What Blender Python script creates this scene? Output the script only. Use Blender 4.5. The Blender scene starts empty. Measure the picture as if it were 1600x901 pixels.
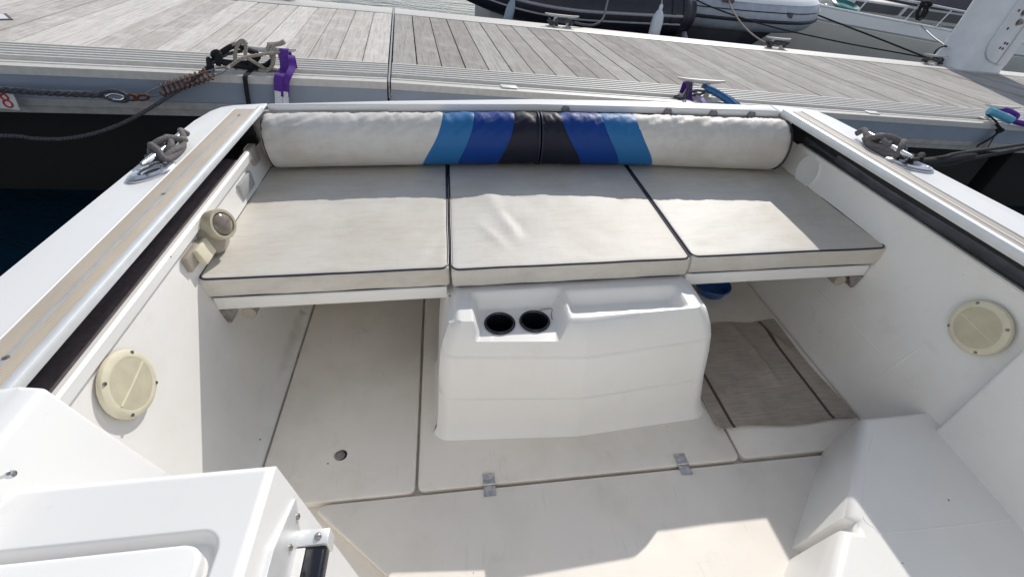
import bpy, bmesh, math, random
from mathutils import Vector, Matrix, noise
random.seed(7)
C = bpy.context.scene.collection
R = math.radians

# ------------------------------------------------------------------ frames
# WORLD: z = 0 is the water, the pontoon runs along x.  BOAT: z = 0 is the cockpit sole, y aft, heeled 5 deg.
AX = Matrix(((0.99402317, -0.06594402, 0.08700188), (0.0655919, 0.99782266, 0.0069032), (-0.08726767, -0.00115532, 0.99618423)))
CB = Vector((-0.351475, 0, 1.36)); CW = Vector((0, 0, 1.513))
ROT = AX.transposed()
BOAT = Matrix.Translation(CW) @ ROT.to_4x4() @ Matrix.Translation(-CB)
WORLD = Matrix.Identity(4)
DZ = 0.7905

# ------------------------------------------------------------------ materials
def new_mat(name):
    m = bpy.data.materials.new(name); m.use_nodes = True
    nt = m.node_tree; return m, nt, nt.nodes['Principled BSDF']
def N(nt, t, **k):
    n = nt.nodes.new(t)
    for a, v in k.items():
        if hasattr(n, a) and a not in n.inputs: setattr(n, a, v)
        else: n.inputs[a].default_value = v
    return n
def ramp(nt, src, stops):
    r = nt.nodes.new('ShaderNodeValToRGB'); e = r.color_ramp.elements
    while len(e) > len(stops): e.remove(e[-1])
    while len(e) < len(stops): e.new(1)
    for q, (p, c) in zip(e, stops):
        q.position = p; q.color = (*c, 1) if len(c) == 3 else c
    nt.links.new(src, r.inputs[0]); return r
def coords(nt, scale=(1, 1, 1), kind='Object'):
    t = nt.nodes.new('ShaderNodeTexCoord'); m = nt.nodes.new('ShaderNodeMapping')
    m.inputs['Scale'].default_value = scale
    nt.links.new(t.outputs[kind], m.inputs[0]); return m.outputs[0]
def mixc(nt, fac, a, b, blend='MIX'):
    x = nt.nodes.new('ShaderNodeMix'); x.data_type = 'RGBA'; x.blend_type = blend
    for i, v in ((0, fac), (6, a), (7, b)):
        if hasattr(v, 'is_output') or isinstance(v, bpy.types.NodeSocket): nt.links.new(v, x.inputs[i])
        else: x.inputs[i].default_value = v if i == 0 else (*v, 1)
    return x.outputs[2]
def bump(nt, b, h, strength, dist=0.01):
    n = nt.nodes.new('ShaderNodeBump'); n.inputs['Strength'].default_value = strength; n.inputs['Distance'].default_value = dist
    nt.links.new(h, n.inputs['Height']); nt.links.new(n.outputs[0], b.inputs['Normal'])

def plain(name, col, rough=.5, metal=0., var=.12, scale=30., bmp=0.1, coat=0.):
    m, nt, b = new_mat(name)
    n = N(nt, 'ShaderNodeTexNoise', Scale=scale, Detail=5.); nt.links.new(coords(nt), n.inputs['Vector'])
    lo = tuple(c * (1 - var) for c in col); hi = tuple(min(1, c * (1 + var)) for c in col)
    r = ramp(nt, n.outputs[0], [(.3, lo), (.7, hi)]); nt.links.new(r.outputs[0], b.inputs['Base Color'])
    b.inputs['Roughness'].default_value = rough; b.inputs['Metallic'].default_value = metal
    if coat: b.inputs['Coat Weight'].default_value = coat
    if bmp: bump(nt, b, n.outputs[0], bmp, .004)
    return m

def gelcoat(name, col, dirt=(.55, .5, .42), amt=.35, specks=True, rough=.32, stain=()):
    m, nt, b = new_mat(name); co = coords(nt)
    n1 = N(nt, 'ShaderNodeTexNoise', Scale=2.6, Detail=7., Roughness=.62); nt.links.new(co, n1.inputs['Vector'])
    f1 = ramp(nt, n1.outputs[0], [(.46, (0, 0, 0)), (.78, (amt,) * 3)])
    c = mixc(nt, f1.outputs[0], col, dirt)
    n2 = N(nt, 'ShaderNodeTexNoise', Scale=11., Detail=8., Roughness=.7); nt.links.new(co, n2.inputs['Vector'])
    f2 = ramp(nt, n2.outputs[0], [(.58, (0, 0, 0)), (.75, (amt * .5,) * 3)])
    c = mixc(nt, f2.outputs[0], c, tuple(d * .8 for d in dirt))
    # long scuffs
    n3 = N(nt, 'ShaderNodeTexNoise', Scale=6., Detail=3.); nt.links.new(coords(nt, (14, 1.2, 3)), n3.inputs['Vector'])
    f3 = ramp(nt, n3.outputs[0], [(.66, (0, 0, 0)), (.72, (amt * .3,) * 3)])
    c = mixc(nt, f3.outputs[0], c, (.45, .42, .4))
    if specks:
        v = N(nt, 'ShaderNodeTexVoronoi', Scale=13.); nt.links.new(co, v.inputs['Vector'])
        sep = N(nt, 'ShaderNodeSeparateColor'); nt.links.new(v.outputs['Color'], sep.inputs[0])
        th = N(nt, 'ShaderNodeMath', operation='MULTIPLY'); nt.links.new(sep.outputs[0], th.inputs[0]); th.inputs[1].default_value = .055
        p3 = N(nt, 'ShaderNodeMath', operation='GREATER_THAN'); nt.links.new(sep.outputs[1], p3.inputs[0]); p3.inputs[1].default_value = .45
        lt = N(nt, 'ShaderNodeMath', operation='LESS_THAN'); nt.links.new(v.outputs['Distance'], lt.inputs[0]); nt.links.new(th.outputs[0], lt.inputs[1])
        mm = N(nt, 'ShaderNodeMath', operation='MULTIPLY'); nt.links.new(lt.outputs[0], mm.inputs[0]); nt.links.new(p3.outputs[0], mm.inputs[1])
        c = mixc(nt, mm.outputs[0], c, (.13, .1, .08))
    for (cx, cy, cz), (ex, ey, ez), scol, k in stain:      # a stain of its own on the surface
        tc = nt.nodes.new('ShaderNodeTexCoord')
        a1 = N(nt, 'ShaderNodeVectorMath', operation='SUBTRACT'); nt.links.new(tc.outputs['Object'], a1.inputs[0]); a1.inputs[1].default_value = (cx, cy, cz)
        a2 = N(nt, 'ShaderNodeVectorMath', operation='DIVIDE'); nt.links.new(a1.outputs[0], a2.inputs[0]); a2.inputs[1].default_value = (ex, ey, ez)
        a3 = N(nt, 'ShaderNodeVectorMath', operation='LENGTH'); nt.links.new(a2.outputs[0], a3.inputs[0])
        a4 = N(nt, 'ShaderNodeMath', operation='MULTIPLY_ADD'); nt.links.new(n2.outputs[0], a4.inputs[0]); a4.inputs[1].default_value = 1.1; nt.links.new(a3.outputs['Value'], a4.inputs[2])
        fs = ramp(nt, a4.outputs[0], [(.45, (k,) * 3), (1., (0, 0, 0))])
        c = mixc(nt, fs.outputs[0], c, scol)
    nt.links.new(c, b.inputs['Base Color'])
    rr = ramp(nt, n1.outputs[0], [(.3, (rough * .8,) * 3), (.7, (rough * 1.5,) * 3)]); nt.links.new(rr.outputs[0], b.inputs['Roughness'])
    n7 = N(nt, 'ShaderNodeTexNoise', Scale=7., Detail=2.); nt.links.new(co, n7.inputs['Vector'])
    ad = N(nt, 'ShaderNodeMath', operation='MULTIPLY_ADD'); nt.links.new(n2.outputs[0], ad.inputs[0]); ad.inputs[1].default_value = .25; nt.links.new(n7.outputs[0], ad.inputs[2])
    bump(nt, b, ad.outputs[0], .10, .006)
    return m

def vinyl(name, col, dirt=True, rough=.55, weave=True):
    m, nt, b = new_mat(name); co = coords(nt)
    c = col
    n1 = N(nt, 'ShaderNodeTexNoise', Scale=3.2, Detail=8., Roughness=.68); nt.links.new(co, n1.inputs['Vector'])
    if dirt:
        f1 = ramp(nt, n1.outputs[0], [(.42, (0, 0, 0)), (.72, (.75,) * 3)])
        c = mixc(nt, f1.outputs[0], col, (col[0] * .80, col[1] * .74, col[2] * .65))
        n4 = N(nt, 'ShaderNodeTexNoise', Scale=4., Detail=6., Roughness=.75); nt.links.new(coords(nt, (1.5, 9, 3)), n4.inputs['Vector'])
        f4 = ramp(nt, n4.outputs[0], [(.50, (0, 0, 0)), (.78, (.6,) * 3)])
        c = mixc(nt, f4.outputs[0], c, (col[0] * .70, col[1] * .655, col[2] * .60))
        n6 = N(nt, 'ShaderNodeTexNoise', Scale=22., Detail=6., Roughness=.7); nt.links.new(coords(nt, (.6, 5, 1)), n6.inputs['Vector'])
        f6 = ramp(nt, n6.outputs[0], [(.45, (0, 0, 0)), (.75, (.35,) * 3)])
        c = mixc(nt, f6.outputs[0], c, (col[0] * .8, col[1] * .775, col[2] * .74))
    else:
        f1 = ramp(nt, n1.outputs[0], [(.4, (0, 0, 0)), (.8, (.35,) * 3)])
        c = mixc(nt, f1.outputs[0], col, tuple(min(1, q * 1.35 + .003) for q in col)); b.inputs['Specular IOR Level'].default_value = .28
    nt.links.new(c, b.inputs['Base Color'])
    b.inputs['Roughness'].default_value = rough
    n2 = N(nt, 'ShaderNodeTexNoise', Scale=14., Detail=6.); nt.links.new(co, n2.inputs['Vector'])
    n3 = N(nt, 'ShaderNodeTexVoronoi', Scale=420.); nt.links.new(co, n3.inputs['Vector'])
    ad = N(nt, 'ShaderNodeMath', operation='MULTIPLY_ADD'); nt.links.new(n3.outputs['Distance'], ad.inputs[0]); ad.inputs[1].default_value = .06; nt.links.new(n2.outputs[0], ad.inputs[2])
    bump(nt, b, ad.outputs[0], .22, .006)
    return m

def wood_mat(name='weathered_deck_wood', lum=1.):
    m, nt, b = new_mat(name)
    tc = nt.nodes.new('ShaderNodeTexCoord'); sx = nt.nodes.new('ShaderNodeSeparateXYZ'); nt.links.new(tc.outputs['Object'], sx.inputs[0])
    d = N(nt, 'ShaderNodeMath', operation='DIVIDE'); nt.links.new(sx.outputs[0], d.inputs[0]); d.inputs[1].default_value = .1445
    fl = N(nt, 'ShaderNodeMath', operation='FLOOR'); nt.links.new(d.outputs[0], fl.inputs[0])
    gi = nt.nodes.new('ShaderNodeNewGeometry'); wn = N(nt, 'ShaderNodeTexWhiteNoise', noise_dimensions='1D'); nt.links.new(gi.outputs['Random Per Island'], wn.inputs['W'])
    off = N(nt, 'ShaderNodeCombineXYZ'); nt.links.new(wn.outputs[0], off.inputs[1])
    add = N(nt, 'ShaderNodeVectorMath', operation='MULTIPLY_ADD'); nt.links.new(off.outputs[0], add.inputs[0]); add.inputs[1].default_value = (1, 37, 1); nt.links.new(tc.outputs['Object'], add.inputs[2])
    mp = nt.nodes.new('ShaderNodeMapping'); mp.inputs['Scale'].default_value = (55, 2.6, 55); nt.links.new(add.outputs[0], mp.inputs[0])
    g = N(nt, 'ShaderNodeTexNoise', Scale=1.6, Detail=9., Roughness=.72); nt.links.new(mp.outputs[0], g.inputs['Vector'])
    base = ramp(nt, wn.outputs[0], [(0, (.224 * lum, .208 * lum, .193 * lum)), (.5, (.260 * lum, .245 * lum, .228 * lum)), (1, (.302 * lum, .287 * lum, .268 * lum))])
    gr = ramp(nt, g.outputs[0], [(.3, (.62, .6, .58)), (.5, (1, 1, 1)), (.72, (1.18, 1.18, 1.18))])
    c = mixc(nt, 1., base.outputs[0], gr.outputs[0], 'MULTIPLY')
    n2 = N(nt, 'ShaderNodeTexNoise', Scale=5., Detail=9., Roughness=.75); nt.links.new(add.outputs[0], n2.inputs['Vector'])
    f2 = ramp(nt, n2.outputs[0], [(.5, (0, 0, 0)), (.72, (.55,) * 3)])
    c = mixc(nt, f2.outputs[0], c, (.40 * lum, .39 * lum, .375 * lum))
    n5 = N(nt, 'ShaderNodeTexNoise', Scale=9., Detail=9., Roughness=.8); nt.links.new(add.outputs[0], n5.inputs['Vector'])
    f5 = ramp(nt, n5.outputs[0], [(.62, (0, 0, 0)), (.74, (.6,) * 3)])
    c = mixc(nt, f5.outputs[0], c, (.15 * lum, .14 * lum, .13 * lum))
    nt.links.new(c, b.inputs['Base Color']); b.inputs['Roughness'].default_value = .88; b.inputs['Specular IOR Level'].default_value = .12
    bump(nt, b, g.outputs[0], .35, .004)
    return m

def strip_mat(name, col, dark, axis_scale):
    m, nt, b = new_mat(name)
    w = N(nt, 'ShaderNodeTexWave', Scale=axis_scale, Distortion=.3, Detail=2.); w.bands_direction = 'X'
    nt.links.new(coords(nt), w.inputs['Vector'])
    n = N(nt, 'ShaderNodeTexNoise', Scale=9., Detail=7.); nt.links.new(coords(nt, (3, .7, 1)), n.inputs['Vector'])
    r = ramp(nt, w.outputs[0], [(.2, dark), (.6, col)])
    f = ramp(nt, n.outputs[0], [(.4, (0, 0, 0)), (.75, (.6,) * 3)])
    c = mixc(nt, f.outputs[0], r.outputs[0], tuple(q * .72 for q in col))
    nt.links.new(c, b.inputs['Base Color']); b.inputs['Roughness'].default_value = .6
    bump(nt, b, w.outputs[0], .5, .002)
    return m

def mat_cloth():
    m, nt, b = new_mat('taupe_woven_mat')
    co = coords(nt)
    w1 = N(nt, 'ShaderNodeTexWave', Scale=75., Distortion=1.2, Detail=3.); w1.bands_direction = 'Y'; nt.links.new(co, w1.inputs['Vector'])
    w2 = N(nt, 'ShaderNodeTexWave', Scale=60., Distortion=1.2, Detail=3.); w2.bands_direction = 'X'; nt.links.new(co, w2.inputs['Vector'])
    mu = N(nt, 'ShaderNodeMath', operation='ADD'); nt.links.new(w1.outputs[0], mu.inputs[0]); nt.links.new(w2.outputs[0], mu.inputs[1])
    n = N(nt, 'ShaderNodeTexNoise', Scale=7., Detail=8., Roughness=.7); nt.links.new(co, n.inputs['Vector'])
    n2 = N(nt, 'ShaderNodeTexNoise', Scale=10., Detail=5.); nt.links.new(coords(nt, (1, 14, 1)), n2.inputs['Vector'])
    base = ramp(nt, n.outputs[0], [(.3, (.37, .315, .27)), (.7, (.58, .51, .44))])
    f = ramp(nt, n2.outputs[0], [(.4, (0, 0, 0)), (.7, (.5,) * 3)])
    c = mixc(nt, f.outputs[0], base.outputs[0], (.27, .225, .19))
    # darker woven border lines
    sx = nt.nodes.new('ShaderNodeSeparateXYZ'); nt.links.new(co, sx.inputs[0])
    for x0 in (-.205, .17):
        s = N(nt, 'ShaderNodeMath', operation='SUBTRACT'); nt.links.new(sx.outputs[0], s.inputs[0]); s.inputs[1].default_value = x0
        a = N(nt, 'ShaderNodeMath', operation='ABSOLUTE'); nt.links.new(s.outputs[0], a.inputs[0])
        l = N(nt, 'ShaderNodeMath', operation='LESS_THAN'); nt.links.new(a.outputs[0], l.inputs[0]); l.inputs[1].default_value = .006
        c = mixc(nt, l.outputs[0], c, (.10, .07, .06))
    nt.links.new(c, b.inputs['Base Color']); b.inputs['Roughness'].default_value = .95
    bump(nt, b, mu.outputs[0], .5, .003)
    return m

def water_mat():
    m, nt, b = new_mat('harbour_water')
    b.inputs['Base Color'].default_value = (.007, .026, .046, 1); b.inputs['Roughness'].default_value = .04; b.inputs['IOR'].default_value = 1.33; b.inputs['Specular IOR Level'].default_value = .12; b.inputs['Specular Tint'].default_value = (.45, .70, 1., 1)
    co = coords(nt, (1, 1.6, 1))
    n = N(nt, 'ShaderNodeTexNoise', Scale=3.4, Detail=5., Roughness=.55, Distortion=.5); nt.links.new(co, n.inputs['Vector'])
    n2 = N(nt, 'ShaderNodeTexNoise', Scale=.9, Detail=2.); nt.links.new(co, n2.inputs['Vector'])
    a = N(nt, 'ShaderNodeMath', operation='ADD'); nt.links.new(n.outputs[0], a.inputs[0]); nt.links.new(n2.outputs[0], a.inputs[1])
    bump(nt, b, a.outputs[0], .6, .05)
    return m

M = dict(
    gel=gelcoat('white_gelcoat', (.84, .83, .805), amt=.16, specks=True),
    deck=gelcoat('white_deck_gelcoat', (.81, .805, .795), amt=.10, specks=True, rough=.3),
    floor=gelcoat('worn_cream_sole_gelcoat', (.84, .79, .72), amt=.5, rough=.4),
    liner=gelcoat('cockpit_liner_gelcoat', (.87, .855, .825), dirt=(.56, .49, .40), amt=.28, rough=.38, stain=[((-1.02, .52, .015), (.05, .05, .05), (.38, .20, .07), .75), ((-1.02, .36, .02), (.06, .42, .06), (.48, .38, .28), .6), ((1.06, .20, .36), (.05, .05, .06), (.46, .36, .24), .55)]),
    cush=vinyl('off_white_marine_vinyl', (.66, .635, .585)),
    bolw=vinyl('white_bolster_vinyl', (.68, .66, .63)),
    lblue=vinyl('mid_blue_vinyl', (.022, .15, .37), dirt=False, rough=.5),
    blue=vinyl('royal_blue_vinyl', (.002, .042, .235), dirt=False, rough=.5),
    navy=vinyl('navy_vinyl', (.009, .010, .022), dirt=False, rough=.5),
    pipe=plain('navy_piping', (.018, .02, .045), .4, var=.3),
    wood=wood_mat('weathered_deck_wood', 1.5), woodl=wood_mat('pale_deck_wood', 2.25),  # same wood twice, the left section's boards set paler
    alu=plain('ribbed_aluminium', (.60, .575, .53), .5, .0, var=.07, scale=40),
    aluf=plain('fascia_aluminium', (.27, .31, .38), .42, .08, var=.1, scale=4),
    aluw=plain('beige_rubbing_strip', (.35, .335, .32), .7, var=.16, scale=25),
    black=plain('black_plastic_float', (.004, .004, .005), .75),
    steel=plain('stainless_steel', (.62, .62, .63), .2, 1., var=.06),
    dsteel=plain('tarnished_steel', (.34, .32, .31), .35, .9, var=.3, scale=120),
    rail=plain('anodised_rail', (.78, .79, .79), .42, .5, var=.04),
    rust=plain('rusty_steel', (.13, .055, .03), .65, .5, var=.6, scale=160, bmp=.5),
    cream=plain('yellowed_cream_plastic', (.71, .66, .50), .4, var=.06),
    creaml=plain('dull_cream_plastic', (.50, .46, .35), .42, var=.1),
    creamd=plain('yellowed_grille_plastic', (.57, .52, .38), .55, var=.08),
    taupe=plain('aged_beige_plastic', (.36, .32, .265), .45, var=.12),
    lens=plain('smoked_lens', (.20, .165, .13), .12, var=.2, coat=.6),
    cup=plain('black_gloss_plastic', (.008, .009, .014), .15, var=.2),
    pocket=plain('black_pocket_lining', (.012, .013, .014), .6),
    cover=plain('charcoal_cover_cloth', (.11, .092, .105), .55, var=.2, scale=80),
    roll=plain('dark_vinyl_roll', (.055, .060, .075), .25, var=.3, scale=12),
    teakL=strip_mat('tan_nonskid_strip', (.58, .50, .40), (.50, .42, .33), 70.),
    teakR=strip_mat('greyed_tan_nonskid_strip', (.50, .45, .385), (.42, .375, .32), 70.),
    studg=plain('grey_stud_cap', (.20, .19, .20), .6),  # even mid grey for the stud domes
    hsteel=plain('dulled_steel', (.52, .51, .50), .32, .85, var=.25, scale=90),
    grey=plain('grey_line', (.42, .43, .43), .5, var=.1),
    mat=mat_cloth(),
    bowl=plain('blue_plastic', (.015, .09, .33), .3, var=.1),
    rope_d=plain('dark_twisted_rope', (.075, .075, .085), .9, var=.8, scale=200, bmp=.6),
    rope_k=plain('black_rope', (.012, .012, .015), .85, var=.5, scale=200, bmp=.6),
    rope_m=plain('charcoal_flecked_rope', (.10, .10, .105), .9, var=.8, scale=260, bmp=.6),
    rope_g=plain('grey_braided_rope', (.16, .145, .145), .9, var=.4, scale=240, bmp=.8),
    rope_t=plain('faded_tan_rope', (.36, .31, .26), .9, var=.35, scale=200, bmp=.6),
    purple=plain('purple_webbing', (.10, .022, .27), .7, var=.25, scale=120),
    lilac=plain('faded_lilac_webbing', (.42, .34, .58), .7, var=.25, scale=120),
    white=plain('white_webbing', (.75, .74, .78), .7, var=.1, scale=120),
    sleeve=plain('blue_hose_sleeve', (.015, .12, .30), .3, var=.15, coat=.3),
    sleevel=plain('pale_blue_hose_sleeve', (.12, .42, .60), .4, var=.15),
    post=plain('grey_white_paint', (.74, .75, .78), .4, var=.06, scale=6),
    plate=plain('white_plate', (.75, .74, .72), .4, var=.06),
    red=plain('red_paint', (.5, .04, .04), .5),
    ribd=plain('dark_navy_hypalon', (.022, .022, .034), .5, var=.2, scale=10),
    ribg=plain('grey_hypalon', (.33, .35, .36), .5, var=.1, scale=10),
    ribl=plain('light_grey_hypalon', (.42, .46, .53), .42, var=.12, scale=10),
    strake=plain('pale_rubber_strake', (.36, .36, .39), .5, var=.1),
    fend=plain('white_fender_pvc', (.62, .65, .70), .35, var=.06),
    fendb=plain('blue_grey_fender_pvc', (.28, .36, .45), .4, var=.1),
    yhull=plain('beige_grey_hull_paint', (.68, .655, .60), .35, var=.05, scale=3),
    ywhite=plain('white_yacht_paint', (.84, .85, .86), .3, var=.03, scale=5),
    ydeck=plain('pale_yacht_deck', (.62, .61, .58), .6, var=.1),
    yglass=plain('tinted_glass', (.035, .04, .055), .3, var=.2),
    hood=plain('grey_sprayhood_canvas', (.10, .09, .115), .8, var=.15),
    teal=plain('teal_plastic', (.02, .17, .17), .4),
    water=water_mat(),
)

# ------------------------------------------------------------------ mesh helpers
def cr(pts, n=8):
    P = [Vector(p) for p in pts]; P = [P[0] * 2 - P[1]] + P + [P[-1] * 2 - P[-2]]; out = []
    for i in range(1, len(P) - 2):
        a, b, c, d = P[i - 1:i + 3]
        for k in range(n):
            t = k / n
            out.append(.5 * (2 * b + (c - a) * t + (2 * a - 5 * b + 4 * c - d) * t * t + (3 * b - a - 3 * c + d) * t ** 3))
    out.append(P[-2]); return out
def frames(path, closed=False, u0=None):
    n = len(path); T = []
    for i in range(n):
        a = path[(i - 1) % n] if closed else path[max(0, i - 1)]; b = path[(i + 1) % n] if closed else path[min(n - 1, i + 1)]
        T.append((b - a).normalized())
    up = Vector((0, 0, 1)) if abs(T[0].z) < .9 else Vector((1, 0, 0))
    u = Vector(u0) if u0 else T[0].cross(up).normalized(); out = []
    for t in T:
        u = (u - t * u.dot(t)).normalized(); out.append((u, u.cross(t)))
    return out
def sweep(bm, path, prof, closed=False, scale=None, u0=None):
    """prof: list of (a, b) in the local frame; closed loop profile"""
    F = frames(path, closed, u0); rings = []
    for i, p in enumerate(path):
        u, w = F[i]; s = scale(i / max(1, len(path) - 1)) if scale else 1
        rings.append([bm.verts.new(p + u * a * s + w * b * s) for a, b in prof])
    m = len(prof); n = len(rings)
    for i in range(n if closed else n - 1):
        A_, B_ = rings[i], rings[(i + 1) % n]
        for k in range(m):
            bm.faces.new((A_[k], A_[(k + 1) % m], B_[(k + 1) % m], B_[k]))
    if not closed:
        bm.faces.new(list(reversed(rings[0]))); bm.faces.new(rings[-1])
def circ(r, k=10, sq=1.): return [(r * math.cos(2 * math.pi * i / k), r * sq * math.sin(2 * math.pi * i / k)) for i in range(k)]
def tube(bm, pts, r, k=10, smooth=0, closed=False, scale=None):
    path = cr(pts, smooth) if smooth else [Vector(p) for p in pts]
    sweep(bm, path, circ(r, k), closed, scale)
def flat(bm, pts, w, t, smooth=6):
    sweep(bm, cr(pts, smooth), [(-w / 2, -t / 2), (w / 2, -t / 2), (w / 2, t / 2), (-w / 2, t / 2)], u0=(1, 0, 0))
def rope3(bm, pts, r, pitch, smooth=10, k=6):
    path = cr(pts, smooth)
    fine = [path[0]]; step = pitch / 7
    acc = 0
    for a, b in zip(path, path[1:]):
        L = (b - a).length; n = max(1, int(round(L / step)))
        for i in range(1, n + 1): fine.append(a.lerp(b, i / n))
    F = frames(fine); s = 0; cum = [0]
    for a, b in zip(fine, fine[1:]): s += (b - a).length; cum.append(s)
    for q in range(3):
        P = []
        for i, p in enumerate(fine):
            an = 2 * math.pi * (cum[i] / pitch + q / 3); u, w = F[i]
            P.append(p + (u * math.cos(an) + w * math.sin(an)) * r * .5)
        sweep(bm, P, circ(r * .56, k))
def bevel(bm, geom_edges, w, seg=2):
    if w > 0 and geom_edges: bmesh.ops.bevel(bm, geom=geom_edges, offset=w, segments=seg, affect='EDGES', profile=.5, clamp_overlap=True)
def box(bm, lo, hi, bv=0., seg=2, rot=None, piv=None):
    x0, y0, z0 = lo; x1, y1, z1 = hi
    v = [bm.verts.new(p) for p in ((x0, y0, z0), (x1, y0, z0), (x1, y1, z0), (x0, y1, z0), (x0, y0, z1), (x1, y0, z1), (x1, y1, z1), (x0, y1, z1))]
    f = [bm.faces.new([v[i] for i in q]) for q in ((3, 2, 1, 0), (4, 5, 6, 7), (0, 1, 5, 4), (1, 2, 6, 5), (2, 3, 7, 6), (3, 0, 4, 7))]
    if rot is not None:
        pv = Vector(piv) if piv else (Vector(lo) + Vector(hi)) / 2
        for q in v: q.co = pv + rot @ (q.co - pv)
    bevel(bm, list({e for q in f for e in q.edges}), bv, seg)
def prism(bm, poly, z0, z1, bv=0., seg=2, axis='z', top_only=False):
    def P(a, b, h): return (a, b, h) if axis == 'z' else ((a, h, b) if axis == 'y' else (h, a, b))
    lo = [bm.verts.new(P(a, b, z0)) for a, b in poly]; hi = [bm.verts.new(P(a, b, z1)) for a, b in poly]
    n = len(poly); fs = [bm.faces.new(list(reversed(lo))), bm.faces.new(hi)]
    fs += [bm.faces.new((lo[i], lo[(i + 1) % n], hi[(i + 1) % n], hi[i])) for i in range(n)]
    if bv > 0:
        E = set(fs[1].edges)
        if not top_only: E = {e for f in fs for e in f.edges}
        bevel(bm, list(E), bv, seg)
    bmesh.ops.recalc_face_normals(bm, faces=bm.faces[:])
def lathe(bm, prof, c, d, k=32, cap=True):
    d = Vector(d).normalized(); up = Vector((0, 0, 1)) if abs(d.z) < .9 else Vector((1, 0, 0))
    u = d.cross(up).normalized(); w = d.cross(u); c = Vector(c); rings = []
    for r, h in prof:
        rings.append([bm.verts.new(c + d * h + (u * math.cos(2 * math.pi * i / k) + w * math.sin(2 * math.pi * i / k)) * max(r, 1e-5)) for i in range(k)])
    for a, b in zip(rings, rings[1:]):
        for i in range(k): bm.faces.new((a[i], a[(i + 1) % k], b[(i + 1) % k], b[i]))
    if cap: bm.faces.new(list(reversed(rings[0]))); bm.faces.new(rings[-1])
    bmesh.ops.recalc_face_normals(bm, faces=bm.faces[:])
def gridf(bm, f, us, vs, closed_u=False):
    G = [[bm.verts.new(f(u, v)) for u in us] for v in vs]
    nu = len(us)
    for a, b in zip(G, G[1:]):
        for i in range(nu if closed_u else nu - 1):
            bm.faces.new((a[i], a[(i + 1) % nu], b[(i + 1) % nu], b[i]))
    return G
def lin(a, b, n): return [a + (b - a) * i / (n - 1) for i in range(n)]
def sstep(a, b, x):
    t = min(1, max(0, (x - a) / (b - a))); return t * t * (3 - 2 * t)
def interp(tab, x):
    if x <= tab[0][0]: return tab[0][1]
    for (a, p), (b, q) in zip(tab, tab[1:]):
        if x <= b: return p + (q - p) * (x - a) / (b - a)
    return tab[-1][1]

# ------------------------------------------------------------------ object helpers
def mesh_obj(name, bm, mat, base, sharp=38):
    base = Vector(base)
    bmesh.ops.translate(bm, verts=bm.verts[:], vec=-base)
    me = bpy.data.meshes.new(name); bm.to_mesh(me); bm.free()
    me.materials.append(M[mat]); me.polygons.foreach_set('use_smooth', [True] * len(me.polygons))
    me.set_sharp_from_angle(angle=R(sharp))
    o = bpy.data.objects.new(name, me); C.objects.link(o); return o
class Thing:
    def __init__(s, name, label, cat, base, frame=WORLD, group=None):
        s.base = Vector(base); s.o = bpy.data.objects.new(name, None); C.objects.link(s.o)
        s.o.matrix_world = frame @ Matrix.Translation(s.base); s.o.empty_display_size = .05
        s.o['label'] = label; s.o['category'] = cat
        if group: s.o['group'] = group
    def part(s, name, bm, mat, parent=None, label=None, sharp=38):
        o = mesh_obj(name, bm, mat, s.base, sharp); o.parent = parent or s.o
        if label: o['label'] = label
        return o
def single(name, bm, mat, label, cat, base, frame=WORLD, group=None, kind=None, sharp=38):
    o = mesh_obj(name, bm, mat, base, sharp); o.matrix_world = frame @ Matrix.Translation(Vector(base))
    if kind: o['kind'] = kind
    if label: o['label'] = label; o['category'] = cat
    if group: o['group'] = group
    return o
B = bmesh.new

# ================================================================== THE BOAT
boat = Thing('motorboat', 'white open motorboat cockpit filling the foreground, with console, sole hatches and side decks', 'boat', (0, 1, 0), BOAT)
P = boat.part
YF = [(-1.2, 1.925), (-.6, 1.925), (0, 1.912), (.5, 1.868), (1.0, 1.80), (1.2, 1.77)]     # cockpit side of the transom
YA = [(-1.19, 1.927), (-1.1, 1.94), (-.6, 1.964), (0, 1.977), (.45, 1.944), (1.0, 1.882), (1.155, 1.832)]

# liner: inner cockpit walls, coved into the sole
bm = B()
Lw = [(-.998, -.055), (-.998, -.006), (-1.004, .0), (-1.022, .008), (-1.038, .035), (-1.048, .08), (-1.062, .16), (-1.086, .36), (-1.106, .52), (-1.117, .614)]
Rw = [(1.041, -.055), (1.041, -.004), (1.044, .01), (1.048, .03), (1.056, .10), (1.072, .25), (1.093, .42), (1.110, .56), (1.114, .621)]
for prof in (Lw, Rw):
    gridf(bm, lambda u, v: (interp(list(enumerate([p[0] for p in prof])), u), v, interp(list(enumerate([p[1] for p in prof])), u)), [i / 3 for i in range(3 * (len(prof) - 1) + 1)], lin(-.5, 1.95, 26))
box(bm, (-1.10, 1.90, -.02), (1.10, 1.93, .43))
liner = P('cockpit_liner', bm, 'liner')
bm = B(); box(bm, (-1.03, -.5, -.06), (1.05, 1.92, -.031)); P('sole_base', bm, 'floor')
# faint moulding lines on the right wall
bm = B()
tube(bm, [(1.0695, 1.5, .225), (1.0695, 1.19, .225), (1.0695, .90, .225)], .0018, 5)
tube(bm, [(1.0575, .86, .09), (1.068, .85, .22), (1.083, .83, .34)], .0018, 5)
P('moulding_line', bm, 'liner', label='fine raised moulding line on the right cockpit wall')

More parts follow.
